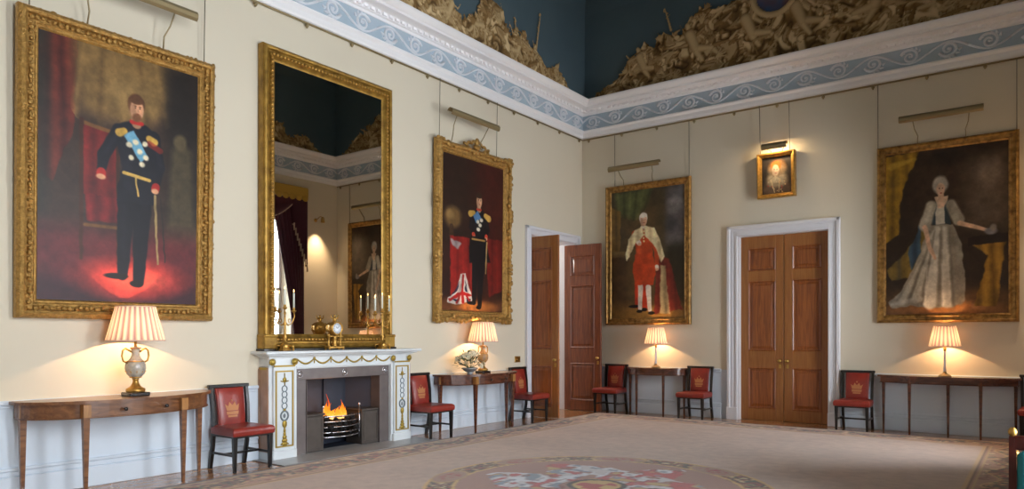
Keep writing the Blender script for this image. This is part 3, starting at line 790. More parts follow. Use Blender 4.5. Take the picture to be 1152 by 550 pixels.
# ------------------------------------------------------------------ painted trophies on the cove (low relief of limbs, scrolls, leaves)
def trophies(name, length, env, seed, place, disc=None, cell=.016, spikes=()):
    rng = np.random.default_rng(seed); hgt = 1.62
    nw, nh = int(length / cell), int(hgt / cell)
    U, S = np.meshgrid((np.arange(nw) + .5) * cell, (np.arange(nh) + .5) * cell)
    envv = np.array([env(u) for u in U[0]])

    wx = (vnoise(nh, nw, .30 / cell, rng) - .5) * .34; wy = (vnoise(nh, nw, .26 / cell, rng) - .5) * .34

    def warped(cs):
        g = rng.random((int(3.2 / cs) + 4, int((length + 1.2) / cs) + 4)); u = (U + wx + .5) / cs; v = (S + wy + .5) / cs
        ui = u.astype(int); vi = v.astype(int); fu = u - ui; fv = v - vi; fu = fu * fu * (3 - 2 * fu); fv = fv * fv * (3 - 2 * fv)
        return (g[vi, ui] * (1 - fu) + g[vi, ui + 1] * fu) * (1 - fv) + (g[vi + 1, ui] * (1 - fu) + g[vi + 1, ui + 1] * fu) * fv
    n1, n2 = warped(.17), warped(.085)
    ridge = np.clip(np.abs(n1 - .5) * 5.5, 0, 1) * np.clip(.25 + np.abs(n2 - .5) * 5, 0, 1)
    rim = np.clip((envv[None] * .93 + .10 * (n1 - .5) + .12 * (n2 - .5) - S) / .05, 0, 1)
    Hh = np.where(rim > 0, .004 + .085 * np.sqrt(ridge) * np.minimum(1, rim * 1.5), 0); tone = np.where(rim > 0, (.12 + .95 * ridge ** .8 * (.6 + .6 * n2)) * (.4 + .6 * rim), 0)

    def stroke(x0, y0, x1, y1, r0, r1, base, tn):
        R = max(r0, r1)
        i0, i1 = int((min(x0, x1) - R) / cell), int((max(x0, x1) + R) / cell) + 2; j0, j1 = int((min(y0, y1) - R) / cell), int((max(y0, y1) + R) / cell) + 2
        i0, j0 = max(0, i0), max(0, j0); i1, j1 = min(nw, i1), min(nh, j1)
        if i0 >= i1 or j0 >= j1: return
        u, s_ = U[j0:j1, i0:i1], S[j0:j1, i0:i1]; bx, by = x1 - x0, y1 - y0
        t = np.clip(((u - x0) * bx + (s_ - y0) * by) / (bx * bx + by * by + 1e-9), 0, 1)
        d = np.hypot(u - x0 - t * bx, s_ - y0 - t * by); r = r0 + (r1 - r0) * t
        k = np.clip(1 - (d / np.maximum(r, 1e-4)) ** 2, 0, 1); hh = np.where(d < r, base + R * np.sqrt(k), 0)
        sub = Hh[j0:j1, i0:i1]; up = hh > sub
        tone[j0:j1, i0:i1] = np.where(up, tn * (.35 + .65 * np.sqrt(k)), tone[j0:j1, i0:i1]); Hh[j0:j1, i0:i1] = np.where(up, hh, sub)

    def curl(x, y, R, turns, r, base, tn, s=1, a0=None):
        a0 = rng.random() * 6.28 if a0 is None else a0; px = None
        for k in range(15):
            t = k / 14; a = a0 + s * turns * 6.28 * t; q = R * (1 - .75 * t); p = (x + q * math.cos(a), y + q * math.sin(a))
            if px: stroke(*px, *p, r * (1 - .5 * t), r * (1 - .5 * t), base, tn)
            px = p
    # figures: torso, head and limbs, leaning towards the middle
    x = .5
    while x < length - .5:
        e = env(x)
        if e > .4:
            s = rng.choice([-1, 1]); b = e * .42; k = min(1.15, e); tn = 1.0
            stroke(x, b, x + s * .10 * k, b + .24 * k, .085 * k, .10 * k, .03, tn); stroke(x + s * .13 * k, b + .37 * k, x + s * .14 * k, b + .4 * k, .055 * k, .05 * k, .04, tn * 1.05)
            stroke(x + s * .1 * k, b + .27 * k, x + s * .3 * k, b + .2 * k, .04 * k, .032 * k, .04, tn); stroke(x + s * .3 * k, b + .2 * k, x + s * .4 * k, b + .34 * k, .032 * k, .022 * k, .04, tn)
            stroke(x + s * .02 * k, b + .26 * k, x - s * .16 * k, b + .12 * k, .04 * k, .03 * k, .04, tn)
            stroke(x, b, x - s * .26 * k, b - .05 * k, .075 * k, .05 * k, .04, tn); stroke(x - s * .26 * k, b - .05 * k, x - s * .42 * k, b - .22 * k, .05 * k, .03 * k, .03, tn)
            stroke(x + s * .03, b, x - s * .1 * k, b - .2 * k, .07 * k, .04 * k, .035, tn)
        x += .75 + .4 * rng.random()
    n = int(length * 55)
    for i in range(n):
        x = rng.random() * length; e = env(x)
        if e < .03: continue
        y = rng.random() ** .8 * e * .93; kind = rng.random(); base = .02 + rng.random() * .06; tn = .55 + .45 * rng.random(); a = rng.normal(.2, .9) if rng.random() < .6 else rng.random() * 6.28
        sc = min(1, .35 + e)
        if kind < .5: l = (.08 + .24 * rng.random()) * sc; r = (.016 + .038 * rng.random()) * sc; stroke(x, y, x + l * math.cos(a), min(y + l * abs(math.sin(a)), e * 1.05), r, r * .55, base, tn)
        elif kind < .7: curl(x, min(y, e * .85), (.05 + .08 * rng.random()) * sc, .8, .026 * sc, base + .015, tn, 1 if rng.random() < .5 else -1)
        elif kind < .85:
            r = (.03 + .03 * rng.random()) * sc; stroke(x, y, x + .01, y + .01, r, r, base, tn)
        else:
            for q in range(5): b = a + (q - 2) * .35; stroke(x, y, x + .19 * sc * math.cos(b), min(y + .19 * sc * abs(math.sin(b)), e * 1.04), .032 * sc, .006, base + .02, tn)
    for (x, y0, y1, lean) in spikes:
        stroke(x, y0, x + lean, y1, .035, .02, .03, .9); curl(x + lean, y1 - .03, .045, .7, .02, .04, 1.0)
        for q in range(3): stroke(x + lean * .5, (y0 + y1) / 2 + .06 * q, x + lean * .5 + (.09 if q % 2 else -.09), (y0 + y1) / 2 + .08 + .06 * q, .02, .008, .03, .8)
    back = (S < envv[None] * .5); Hh = np.where(back & (Hh < .004), .004, Hh); tone = np.where(back & (tone < .12), .12, tone)
    if disc:
        du, ds, R = disc; d = np.hypot(U - du, S - ds); ring = np.abs(d - R) < .055
        Hh = np.where(ring, .12 * np.sqrt(np.clip(1 - (np.abs(d - R) / .055) ** 2, 0, 1)) + .02, Hh); tone = np.where(ring, 1.0, tone)
        ins = d < R - .05; Hh = np.where(ins, .02, Hh)
    mask = Hh > .003
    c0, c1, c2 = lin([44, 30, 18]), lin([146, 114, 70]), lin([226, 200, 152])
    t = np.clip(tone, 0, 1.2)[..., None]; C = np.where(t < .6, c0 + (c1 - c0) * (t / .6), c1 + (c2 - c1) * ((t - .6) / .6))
    if disc:
        nz = vnoise(nh, nw, 7, rng)[..., None]; C = np.where((d < R - .05)[..., None], lin([70, 100, 140]) * (1 - nz) + lin([120, 84, 80]) * nz, C)
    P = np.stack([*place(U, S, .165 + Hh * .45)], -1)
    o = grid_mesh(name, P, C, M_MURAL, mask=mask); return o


def interp(tab): return lambda u: float(np.interp(u, [p[0] for p in tab], [p[1] for p in tab]))


FAR_ENV = interp([(0, 0), (.25, .03), (.5, .15), (.9, .36), (1.1, .55), (1.2, .75), (1.35, .62), (1.5, .98), (1.7, .82), (1.9, 1.05), (2.1, .98), (2.3, 1.02), (2.6, 1.35), (2.95, 1.2), (3.2, 1.3), (3.9, 1.35), (4.7, 1.3), (5.0, 1.25), (5.4, 1.3), (5.9, .95), (6.2, .9), (6.5, .6), (6.9, .45), (7.3, .15), (7.6, 0), (9, 0)])
SIDE_ENV = interp([(0, 0), (.6, .04), (.8, .12), (1.15, .4), (1.3, .44), (1.5, .3), (1.62, .3), (1.85, .5), (2.0, .62), (2.15, .55), (2.3, .8), (2.4, .62), (2.62, .78), (2.8, .52), (2.95, .95), (3.4, 1.05), (3.7, .6), (4.0, .36), (4.2, .45), (4.4, .8), (5.0, .9), (6.0, 1.2), (6.5, 1.3), (7, 1.2), (8, .9), (9, .9), (9.6, .5), (10.5, .8), (11.3, .5), (12.2, .1), (13.1, 0)])
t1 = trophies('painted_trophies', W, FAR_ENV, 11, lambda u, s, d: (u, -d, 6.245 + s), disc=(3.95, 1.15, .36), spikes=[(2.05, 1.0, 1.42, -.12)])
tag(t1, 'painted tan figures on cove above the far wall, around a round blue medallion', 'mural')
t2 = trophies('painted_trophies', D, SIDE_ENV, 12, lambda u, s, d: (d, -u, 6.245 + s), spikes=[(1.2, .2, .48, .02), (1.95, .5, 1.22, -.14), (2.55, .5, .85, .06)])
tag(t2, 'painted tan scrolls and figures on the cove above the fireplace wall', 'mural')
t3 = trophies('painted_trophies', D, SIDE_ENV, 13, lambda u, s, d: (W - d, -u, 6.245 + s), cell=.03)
tag(t3, 'painted scrolls on the cove above the window wall, seen only in the mirror', 'mural')


# ------------------------------------------------------------------ rug
def rug():
    x0, x1, y0, y1 = .72, 7.66, -12.6, -.61; cell = .02
    nw, nh = int((x1 - x0) / cell), int((y1 - y0) / cell); rng = np.random.default_rng(5)
    X, Y = np.meshgrid(np.linspace(x0, x1, nw), np.linspace(y0, y1, nh))
    C = np.ones((nh, nw, 3)) * np.array([172, 148, 132.])
    n1 = vnoise(nh, nw, 40, rng)[..., None]; n2 = vnoise(nh, nw, 4, rng)[..., None]
    C = C * (.95 + .1 * n1) * (.95 + .1 * n2)

    def bl(m, c, op=1):
        nonlocal C
        m = np.clip(m, 0, 1)[..., None] * op; C = C * (1 - m) + np.array(c, float) * m
    dx = np.minimum(X - x0, x1 - X); dy = np.minimum(Y - y0, y1 - Y); d = np.minimum(dx, dy); along = np.where(dx < dy, Y, X)
    fl1 = vnoise(nh, nw, 2.2, rng); fl2 = vnoise(nh, nw, 3, rng); fl3 = vnoise(nh, nw, 2.0, rng)
    band = (d < .62).astype(float); bl(band, (158, 120, 96)); bl((d < .05) * 1., (84, 58, 44)); bl((np.abs(d - .09) < .015) * 1., (176, 148, 100))
    wave = .3 + .07 * np.sin(along * 2 * PI / .9)
    core = (np.abs(d - wave) < .12) * 1.; bl((np.abs(np.abs(d - wave) - .135) < .016) * 1., (186, 150, 100)); bl(core, (84, 54, 40), .92)
    bl(core * (fl1 > .5), (38, 24, 24)); bl(core * (fl2 > .66), (176, 142, 94)); bl(core * (fl3 > .72), (156, 66, 56)); bl(core * (fl3 < .2), (70, 78, 54))
    sp = ((d > .1) & (d < .58)) * 1.; bl(sp * (vnoise(nh, nw, 3.5, rng) > .76), (118, 66, 54), .8); bl(sp * (vnoise(nh, nw, 4, rng) > .8), (200, 172, 130), .8); bl(sp * (vnoise(nh, nw, 3, rng) > .82), (84, 92, 66), .8)
    for q, c in ((.56, (176, 146, 96)), (.60, (96, 64, 50)), (.63, (182, 150, 104))): bl((np.abs(d - q) < .012) * 1., c)
    # scattered sprigs beyond the border corners
    cx, cy, R = 4.09, -6.54, 1.7; r = np.hypot(X - cx, Y - cy); th = np.arctan2(Y - cy, X - cx)
    bl((r < R) * 1., (88, 62, 50)); ring = ((r < R - .03) & (r > R - .27)) * 1.
    bl(ring * (fl1 > .52), (140, 110, 72)); bl(ring * (fl2 > .55), (34, 26, 28)); bl(ring * (fl3 > .66), (128, 60, 52)); bl(ring * (fl3 < .24), (196, 176, 130)); bl(ring * (fl2 < .2), (64, 76, 60))
    bl((np.abs(r - R) < .018) * 1., (196, 160, 96)); bl((np.abs(r - R + .28) < .018) * 1., (192, 158, 96)); bl((r < R - .3) * 1., (150, 112, 98))
    for k in range(8):
        a = k * PI / 4 + .35; u = (X - cx - (R - .14) * math.cos(a)); v = (Y - cy - (R - .14) * math.sin(a))
        p = u * math.cos(a) + v * math.sin(a); q = -u * math.sin(a) + v * math.cos(a); e = np.hypot(p / .17, q / .34)
        bl((e < 1) * 1., (170, 138, 88)); bl((e < .88) * 1., (150, 118, 98)); bl((e < .6) * (fl1 > .5), (150, 66, 66))
    # inner arms: mantling, ribbons
    f = vnoise(nh, nw, 7, rng); g = vnoise(nh, nw, 6, rng); e = r / (1.05 + .18 * np.sin(th * 6) + .1 * np.sin(th * 10 + 1)); ins = (e < 1) * 1.
    bl(ins * (f > .42), (188, 186, 190)); bl(ins * (np.abs(f - .62) < .07), (204, 208, 216)); bl(ins * (g > .64), (172, 70, 76)); bl(ins * (np.abs(g - .64) < .02), (110, 50, 54)); bl(ins * (f < .25), (176, 150, 100)); bl(ins * (g < .22), (118, 134, 152)); bl(ins * (np.abs(f - .42) < .02), (120, 72, 66)); bl(ins * (np.abs(f - .7) < .015), (140, 130, 140))
    bl((r < .3) * 1., (40, 34, 36)); bl((r < .24) * 1., (188, 160, 100)); bl((r < .2) * (f > .5), (160, 60, 60))
    P = np.stack([X, Y, np.full_like(X, .018)], -1)
    root = thing('rug', 'large pale pink patterned carpet with floral border and round medallion covering the floor', 'carpet')
    grid_mesh('woven_field', P, lin(np.clip(C, 0, 255)), M_RUG, root)
    e_ = MB(); e_.sweep_rect(x0 - .012, x1 + .012, y0 - .012, y1 + .012, [(0, .001), (0, .016), (.014, .0185)], XY)
    e_.build('bound_edge', mat('rug_edge', rgb(70, 44, 34), .9), root)


rug()


# ------------------------------------------------------------------ picture rails
def picture_rail(label, place, length, n, ang):
    r = MB(); r.tube([place(.05, 5.53), place(length - .05, 5.53)], .014, 8)
    root = thing('picture_rail', label, 'picture rail'); r.build('rod', M_BRASSD, root)
    for k in range(n):
        a = .18 + k * (length - .36) / (n - 1); h = MB(); p = place(a, 5.53)
        h.ball((p[0], p[1], p[2] - .03), .026, 8); h.tube([(p[0], p[1], p[2] - .012), (p[0], p[1], p[2] - .05)], .012, 6); h.ball((p[0], p[1], p[2] - .055), .014, 6)
        h.build('rail_bracket', M_BRASSD, root)


picture_rail('thin brass picture rail under the cornice on the fireplace wall', lambda a, z: (.04, -a, z), D, 18, 0)
picture_rail('thin brass picture rail under the cornice on the far wall', lambda a, z: (a, -.04, z), W, 11, 0)


# ------------------------------------------------------------------ pictures
def canvas(P, wd, ht, parent, y, name='canvas'):
    """viewer's left is local +x"""
    C = P.linear(); h, w_ = C.shape[:2]
    X, Z = np.meshgrid(np.linspace(wd / 2, -wd / 2, w_), np.linspace(ht, 0, h))
    return grid_mesh(name, np.stack([X, np.full_like(X, y), Z], -1), C, M_PAINT, parent, smooth=False)


def picture(label, P, loc, rotz, wd, ht, fw, prof, gold, wires, bar, carve=None, tilt=0, group=None, lit=0, name='painting'):
    """wd x ht outer size; bar = (centre x offset towards viewer's right, z above the frame bottom, length, reach)"""
    root = thing(name, label, 'painting', loc, rotz); root.rotation_euler = (0, 0, rotz)
    if tilt: root.rotation_euler = (Matrix.Rotation(rotz, 3, 'Z') @ Matrix.Rotation(-tilt, 3, 'X')).to_euler()
    f = MB(); f.sweep_rect(wd / 2, -wd / 2, 0, ht, [(-d if False else d, y) for d, y in prof]) if False else None
    f.sweep_rect(-wd / 2, wd / 2, 0, ht, prof)
    f.sweep_rect(-wd / 2 + .01, wd / 2 - .01, .01, ht - .01, [(0, .012), (fw, .012)])
    fr = f.build('frame', gold, root)
    if carve:
        rng = random.Random(carve[0]); c = MB(); size, ins, amp, dep = carve[1:]
        per = [(-1, 0), (1, 0)]
        def edge(n, x0, z0, x1, z1, nx, nz):
            for k in range(n + 1):
                t = k / n; x = x0 + (x1 - x0) * t; z = z0 + (z1 - z0) * t
                o = amp * math.sin(t * PI * n / 3.0)
                c.ball((x + nx * o + rng.uniform(-1, 1) * size * .25, dep + rng.uniform(0, size * .3), z + nz * o + rng.uniform(-1, 1) * size * .25), (size * rng.uniform(.5, .95), size * .55, size * rng.uniform(.5, .95)), 7)
        st = size * 1.45
        for i_ in ins:
            nx_, nz_ = int((wd - 2 * i_) / st), int((ht - 2 * i_) / st)
            edge(nx_, -wd / 2 + i_, i_, wd / 2 - i_, i_, 0, -1); edge(nx_, -wd / 2 + i_, ht - i_, wd / 2 - i_, ht - i_, 0, 1)
            edge(nz_, -wd / 2 + i_, i_, -wd / 2 + i_, ht - i_, -1, 0); edge(nz_, wd / 2 - i_, i_, wd / 2 - i_, ht - i_, 1, 0)
            c.build('carved_ornament', gold, fr); c = MB()
    canvas(P, wd - 2 * fw + .01, ht - 2 * fw + .01, root, .03).location = (0, 0, fw - .005)
    top = 5.53 - loc[2]
    for wx in wires:
        MB().tube([(wx, .02, ht - .03), (wx, .03, top)], .006, 6).build('hanging_wire', M_WIRE, root)
    if bar:
        bx, bz, bl_, reach = bar; bm_ = MB()
        # half-round reflector opening downwards towards the picture
        n = 7; vs = []; fs = []; R = .06
        for s in (-1, 1):
            for k in range(n):
                a = PI * (-.35 + 1.25 * k / (n - 1)); vs.append((bx + s * bl_ / 2, reach + R * math.cos(a), bz + R * math.sin(a)))
            for k in range(n):
                a = PI * (-.35 + 1.25 * k / (n - 1)); vs.append((bx + s * bl_ / 2, reach + (R - .008) * math.cos(a), bz + (R - .008) * math.sin(a)))
        for k in range(n - 1):
            fs.append((k, k + 1, 2 * n + k + 1, 2 * n + k)); fs.append((n + k, n + k + 1, 3 * n + k + 1, 3 * n + k))
        for s in (0, 2 * n):
            for k in range(n - 1): fs.append((s + k, s + k + 1, s + n + k + 1, s + n + k))
            fs.append((s, s + n, s + 2 * n - 1, s + n - 1))
        fs.append((0, n, 3 * n, 2 * n)); fs.append((n - 1, 2 * n - 1, 4 * n - 1, 3 * n - 1))
        bm_.add(vs, fs, False); pl_ = bm_.build('picture_light', M_BRASSD, root)
        for s in (-1, 1):
            ax = bx + s * bl_ * .32
            pts = [(ax - s * .03, .05, ht - .06), (ax - s * .04, .09, ht + (bz - ht) * .3), (ax, .14, ht + (bz - ht) * .6), (ax + s * .02, reach - .01, bz + .02)]
            MB().tube(pts, .008, 6).build('light_arm', M_BRASSD, pl_)
        if lit:
            MB().tube([(bx - bl_ * .4, reach, bz + .008), (bx + bl_ * .4, reach, bz + .008)], .011, 8).build('lamp_tube', M_BULB, pl_)
            l = bpy.data.lights.new('picture_lamp', 'AREA'); l.shape = 'RECTANGLE'; l.size = bl_ * .85; l.size_y = .03; l.energy = lit; l.color = (1, .72, .40)
            lo_ = bpy.data.objects.new('picture_lamp', l); COL.objects.link(lo_); lo_.parent = pl_
            lo_.location = (bx, reach - .004, bz - .012); lo_.rotation_euler = (math.radians(-38), 0, 0)
    return root


PR1 = [(0, 0), (0, .06), (.02, .10), (.045, .115), (.07, .10), (.08, .07), (.11, .06), (.135, .065), (.15, .05), (.165, .05), (.18, .03)]
PR3 = [(0, 0), (0, .05), (.015, .07), (.035, .075), (.05, .05), (.09, .045), (.1, .055), (.115, .05), (.13, .03)]
picture('leftmost and largest gilt-framed portrait, bearded man in dark uniform beside red armchair', paint_officer_red(),
        (.02, -9.225, 1.67), -PI / 2, 1.93, 2.89, .17, PR1, M_GOLDC, [.86, -.86], (0, 3.27, 1.28, .23), (1, .034, (.03, .10), .0, .075), math.radians(1.1))
picture('tall portrait in scrolled gilt frame, officer with flag, right of the mirror', paint_officer_flag(),
        (.02, -3.585, 1.73), -PI / 2, 1.93, 2.86, .19, PR1, M_GOLDC, [.86, -.60], (.02 + .25, 3.25, 1.2, .25), (2, .062, (.045,), .028, .08), math.radians(.6))
picture('tall gilt-framed portrait of white-haired man in red suit and cream fur cape', paint_red_suit(),
        (1.48, -.012, 1.72), PI, 1.80, 2.77, .12, PR3, M_GOLD, [.7, -.86], (-.1 + .27, 3.06, 1.08, .25))
picture('large gilt-framed portrait of lady in silvery gown with hand on a table', paint_lady(),
        (6.45, -.012, 1.71), PI, 1.86, 2.79, .12, PR3, M_GOLD, [.92, -.90], (.04, 3.13, 1.1, .25))
picture('small gilt-framed portrait of woman in lace ruff, lit by its brass lamp', paint_ruff(),
        (3.95, -.012, 3.90), PI, .64, .78, .075, [(0, 0), (0, .10), (.015, .12), (.03, .115), (.045, .085), (.06, .08), (.075, .05)], M_GOLDB, [.28, -.22], (-.02, .86, .42, .22), None, math.radians(2.5), lit=4)


# crest of scrolls on top of the officer's frame and leafy corners
def crest(root, wd, ht):
    c = MB()
    for s in (-1, 1):
        for (x0, z0, R, a0, sg) in ((.06, .07, .07, 0, 1), (.2, .03, .06, 2.4, -1), (.3, .0, .05, 1, 1)):
            pts = [(s * (x0 + R * (1 - .7 * t / 9) * math.cos(a0 + sg * t * .55)), .07, ht + z0 + R * (1 - .7 * t / 9) * math.sin(a0 + sg * t * .55)) for t in range(10)]
            c.tube(pts, [.026 - .0015 * t for t in range(10)], 6)
    c.ball((0, .08, ht + .12), (.05, .035, .07), 8); c.ball((0, .08, ht + .03), (.09, .04, .05), 8); c.build('carved_crest', M_GOLDC, root)
    for sx in (-1, 1):
        for z in (0, ht):
            c = MB()
            for k in range(6):
                a = k * PI / 3; c.ball((sx * wd / 2 - sx * .05 + .06 * math.cos(a), .085, z + (.05 if z == 0 else -.05) + .06 * math.sin(a)), (.042, .03, .03), 7)
            c.build('corner_ornament', M_GOLDC, root)
        for z in (ht * .33, ht * .66):
            c = MB()
            for k in range(3): c.ball((sx * (wd / 2 + .01), .08, z + (k - 1) * .07), (.045, .03, .035), 7)
            c.build('side_ornament', M_GOLDC, root)


crest([o for o in COL.objects if o.get('label', '').startswith('tall portrait in scrolled')][0], 1.93, 2.86)


# ------------------------------------------------------------------ fireplace
def torus(mb, c, R, r, n=16, m=6, sz=1.0, a0=0, a1=2 * PI):
    full = abs(a1 - a0 - 2 * PI) < 1e-6; k = n if full else n + 1
    mb.tube([(c[0] + R * math.cos(a0 + (a1 - a0) * i / n), c[1], c[2] + R * sz * math.sin(a0 + (a1 - a0) * i / n)) for i in range(k)], r, m, closed=full)


def fireplace():
    root = thing('fireplace', 'white marble chimneypiece with gold garlands round steel register grate', 'fireplace', (0, -6.41, 0), -PI / 2)
    b = MB(); o = .80
    for s in (-1, 1):
        b.box(s * o, s * 1.19, 0, .20, 0, 1.13); b.box(s * .845, s * 1.145, .2, .232, .10, 1.13, bevel=.004)
        b.box(s * .82, s * 1.165, .2, .25, 0, .115, bevel=.008); b.box(s * 1.15, s * 1.205, 0, .21, 0, .1, bevel=.005)
    b.box(-1.19, 1.19, 0, .20, 1.125, 1.25); b.box(-o, o, .0, .19, 1.09, 1.13)
    for s in (-1, 1): b.box(s * o, s * (o + .03), .2, .212, .1, 1.11, bevel=.004)
    b.box(-o, o, .2, .212, 1.10, 1.13, bevel=.004)
    b.build('marble_surround', M_MARBLE, root)
    sh = MB(); sh.box(-1.22, 1.22, 0, .25, 1.245, 1.262, bevel=.006); sh.box(-1.26, 1.26, 0, .285, 1.262, 1.28, bevel=.006); sh.box(-1.31, 1.31, 0, .33, 1.28, 1.318, bevel=.01)
    sh.build('mantel_shelf', M_MARBLE, root)
    for s in (-1, 1):
        q = MB(); q.box(s * 1.19, s * 1.196, .0, .192, .0, 1.12); q.box(s * 1.19, s * 1.204, .0, .03, .1, 1.1); q.box(s * 1.19, s * 1.204, .165, .192, .1, 1.1); q.build('side_panel', M_MARBLEP, root)
        g = MB(); c = s * .995
        g.sweep_rect(c - .128, c + .128, .15, 1.08, [(0, .233), (.0, .243), (.018, .243), (.018, .233)])
        for k in range(14): g.ball((s * 1.195, .04 + .02 * (k % 2) + .0 * k, 1.10), .001, 4) if False else None
        g.box(s * 1.19, s * 1.2, .03, .17, 1.09, 1.12)
        g.box(c - .15, c + .15, .232, .245, 1.125, 1.145)
        # palmette, urn and bell pendant
        g.ball((c, .24, .97), (.028, .01, .03), 8); g.tube([(c - .055, .24, .955), (c, .24, .94), (c + .055, .24, .955)], .008, 5); g.tube([(c, .24, 1.05), (c, .24, .9)], .006, 5)
        g.ball((c, .24, .43), (.035, .012, .05), 8); g.box(c - .008, c + .008, .232, .244, .34, .39); g.ball((c, .24, .60), (.02, .01, .02), 6)
        for i, (r, z) in enumerate(((.018, .35), (.02, .31), (.032, .27), (.042, .23), (.05, .19))): g.ball((c, .24, z), (r, .01, .026), 8)
        g.tube([(c - .055, .24, .185), (c + .055, .24, .185)], .009, 5)
        g.build('gilt_inlay', M_MGOLD, root)
        r_ = MB()
        for z in (.86, .79, .72, .65): torus(r_, (c, .238, z), .036, .006)
        torus(r_, (c, .238, .53), .052, .011, sz=1.1); r_.ball((c, .236, .53), (.02, .006, .03), 6)
        r_.build('grey_inlay', M_MGREY, root)
        for cx in (s * .835, s * 1.155):
            ro = MB(); ro.ball((cx, .225, 1.185), (.036, .025, .036), 10); torus(ro, (cx, .225, 1.185), .036, .008); ro.build('corner_rosette', M_MGOLD, root)
    sw = MB(); n = 6
    for i in range(n):
        x0 = -.79 + i * 1.58 / n; x1 = x0 + 1.58 / n
        sw.tube([(x0 + (x1 - x0) * t / 10, .205, 1.215 - .062 * math.sin(PI * t / 10)) for t in range(11)], [.007 + .006 * math.sin(PI * t / 10) for t in range(11)], 6)
    for i in range(1, n):
        x = -.79 + i * 1.58 / n; sw.ball((x, .207, 1.215), (.02, .012, .022), 8); sw.ball((x, .205, 1.175), (.01, .008, .022), 6)
    sw.build('gilt_swags', M_MGOLD, root)
    # steel register grate
    st = MB(); y = .165
    for s in (-1, 1): st.box(s * .625, s * .80, 0, y, 0, .95, bevel=.004); st.box(s * .615, s * .625, 0, y + .012, 0, .94, bevel=.003)
    st.box(-.80, .80, .0, y, .95, 1.09, bevel=.004)
    st.build('steel_frame', M_STEEL, root)
    for x in (-.72, 0, .72):
        pt = MB(); pt.ball((x, y, 1.02), (.026, .012, .026), 12); torus(pt, (x, y, 1.02), .042, .006); pt.build('steel_boss', M_BRIGHT, root)
    ir = MB()
    ir.add([(-.64, .0, 0), (-.42, -.32, 0), (-.42, -.32, .97), (-.64, .0, .97)], [(0, 1, 2, 3)]); ir.add([(.64, .0, 0), (.42, -.32, 0), (.42, -.32, .97), (.64, .0, .97)], [(0, 1, 2, 3)])
    ir.add([(-.42, -.32, 0), (.42, -.32, 0), (.42, -.32, .97), (-.42, -.32, .97)], [(0, 1, 2, 3)]); ir.add([(-.64, 0, .96), (.64, 0, .96), (.42, -.32, .96), (-.42, -.32, .96)], [(0, 1, 2, 3)])
    ir.add([(-.64, 0, .012), (.64, 0, .012), (.42, -.32, .012), (-.42, -.32, .012)], [(0, 1, 2, 3)])
    ir.box(-.035, -.01, -.3, -.28, .5, .95)
    ir.build('iron_fireback', M_IRON, root)
    for s in (-1, 1):
        h = MB(); h.box(s * .325, s * .63, -.2, .14, .012, .47, bevel=.01); h.box(s * .31, s * .63, -.2, .155, .47, .5, bevel=.006)
        h.sweep_rect(min(s * .35, s * .6), max(s * .35, s * .6), .05, .44, [(0, .14), (0, .147), (.012, .147), (.012, .14)]); h.build('iron_hob', M_HOB, root)
    g = MB()
    for z, r in ((.44, .011), (.37, .008), (.30, .008), (.23, .008), (.17, .010)):
        g.tube([(.31 * (t / 8 - 1), .10 + .09 * math.cos((t / 8 - 1) * PI / 2), z) for t in range(17)], r, 7)
    for s in (-1, 1):
        g.tube([(s * .31, .1, .12), (s * .31, .1, .55)], .011, 7); g.ball((s * .31, .1, .57), (.02, .02, .026), 8)
    g.build('grate_bars', M_BRIGHT, root)
    co_ = MB(); rr = random.Random(3)
    for k in range(60): co_.ball((rr.uniform(-.27, .27), rr.uniform(-.15, .13), rr.uniform(.2, .43)), (rr.uniform(.03, .06), rr.uniform(.03, .05), rr.uniform(.03, .05)), 6)
    for k in range(16): a = -.28 + k * .56 / 15; co_.box(a - .006, a + .006, -.2, .12, .15, .17)
    co_.build('coals', M_COAL, root)['kind'] = 'stuff'
    # hearth slab
    hs = MB().box(-1.30, 1.30, .0, .66, .001, .012, bevel=.003).build('hearth_slab', M_STONE, (0, 0, 0) and None, (0, -6.41, 0), -PI / 2)
    tag(hs, 'flat grey stone hearth slab on the floor in front of the fireplace', 'hearth')
    # flames
    fr = thing('fire', 'orange flames burning above the coals in the steel grate', 'fire', (.02, -6.43, .42))
    rr = random.Random(8)
    for k, (yy, hh, rd) in enumerate(((-.19, .15, .05), (-.13, .24, .055), (-.08, .2, .05), (-.03, .17, .06), (.03, .16, .055), (.09, .24, .05), (.15, .14, .05), (-.22, .09, .04), (.0, .12, .07), (.12, .13, .06), (-.1, .13, .07), (-.125, .33, .018))):
        f = MB(); pts = []; rad = []; xx = rr.uniform(-.06, .08); ph = rr.random() * 6
        for t in range(9):
            q = t / 8; pts.append((xx + .012 * math.sin(ph + q * 5), yy + .03 * math.sin(ph * 2 + q * 4.5) * q, -.02 + hh * q)); rad.append(max(.002, rd * (math.sin(PI * min(1, q * .9 + .18)) ** .9) * (1 - q * .75)))
        f.tube(pts, rad, 9); o_ = f.build('flame', M_FIRE, fr)
    l = bpy.data.lights.new('fire_glow', 'POINT'); l.energy = 2.0; l.color = (1, .45, .15); l.shadow_soft_size = .12
    lo_ = bpy.data.objects.new('fire_glow', l); COL.objects.link(lo_); lo_.parent = fr; lo_.location = (.06, 0, .2)


fireplace()


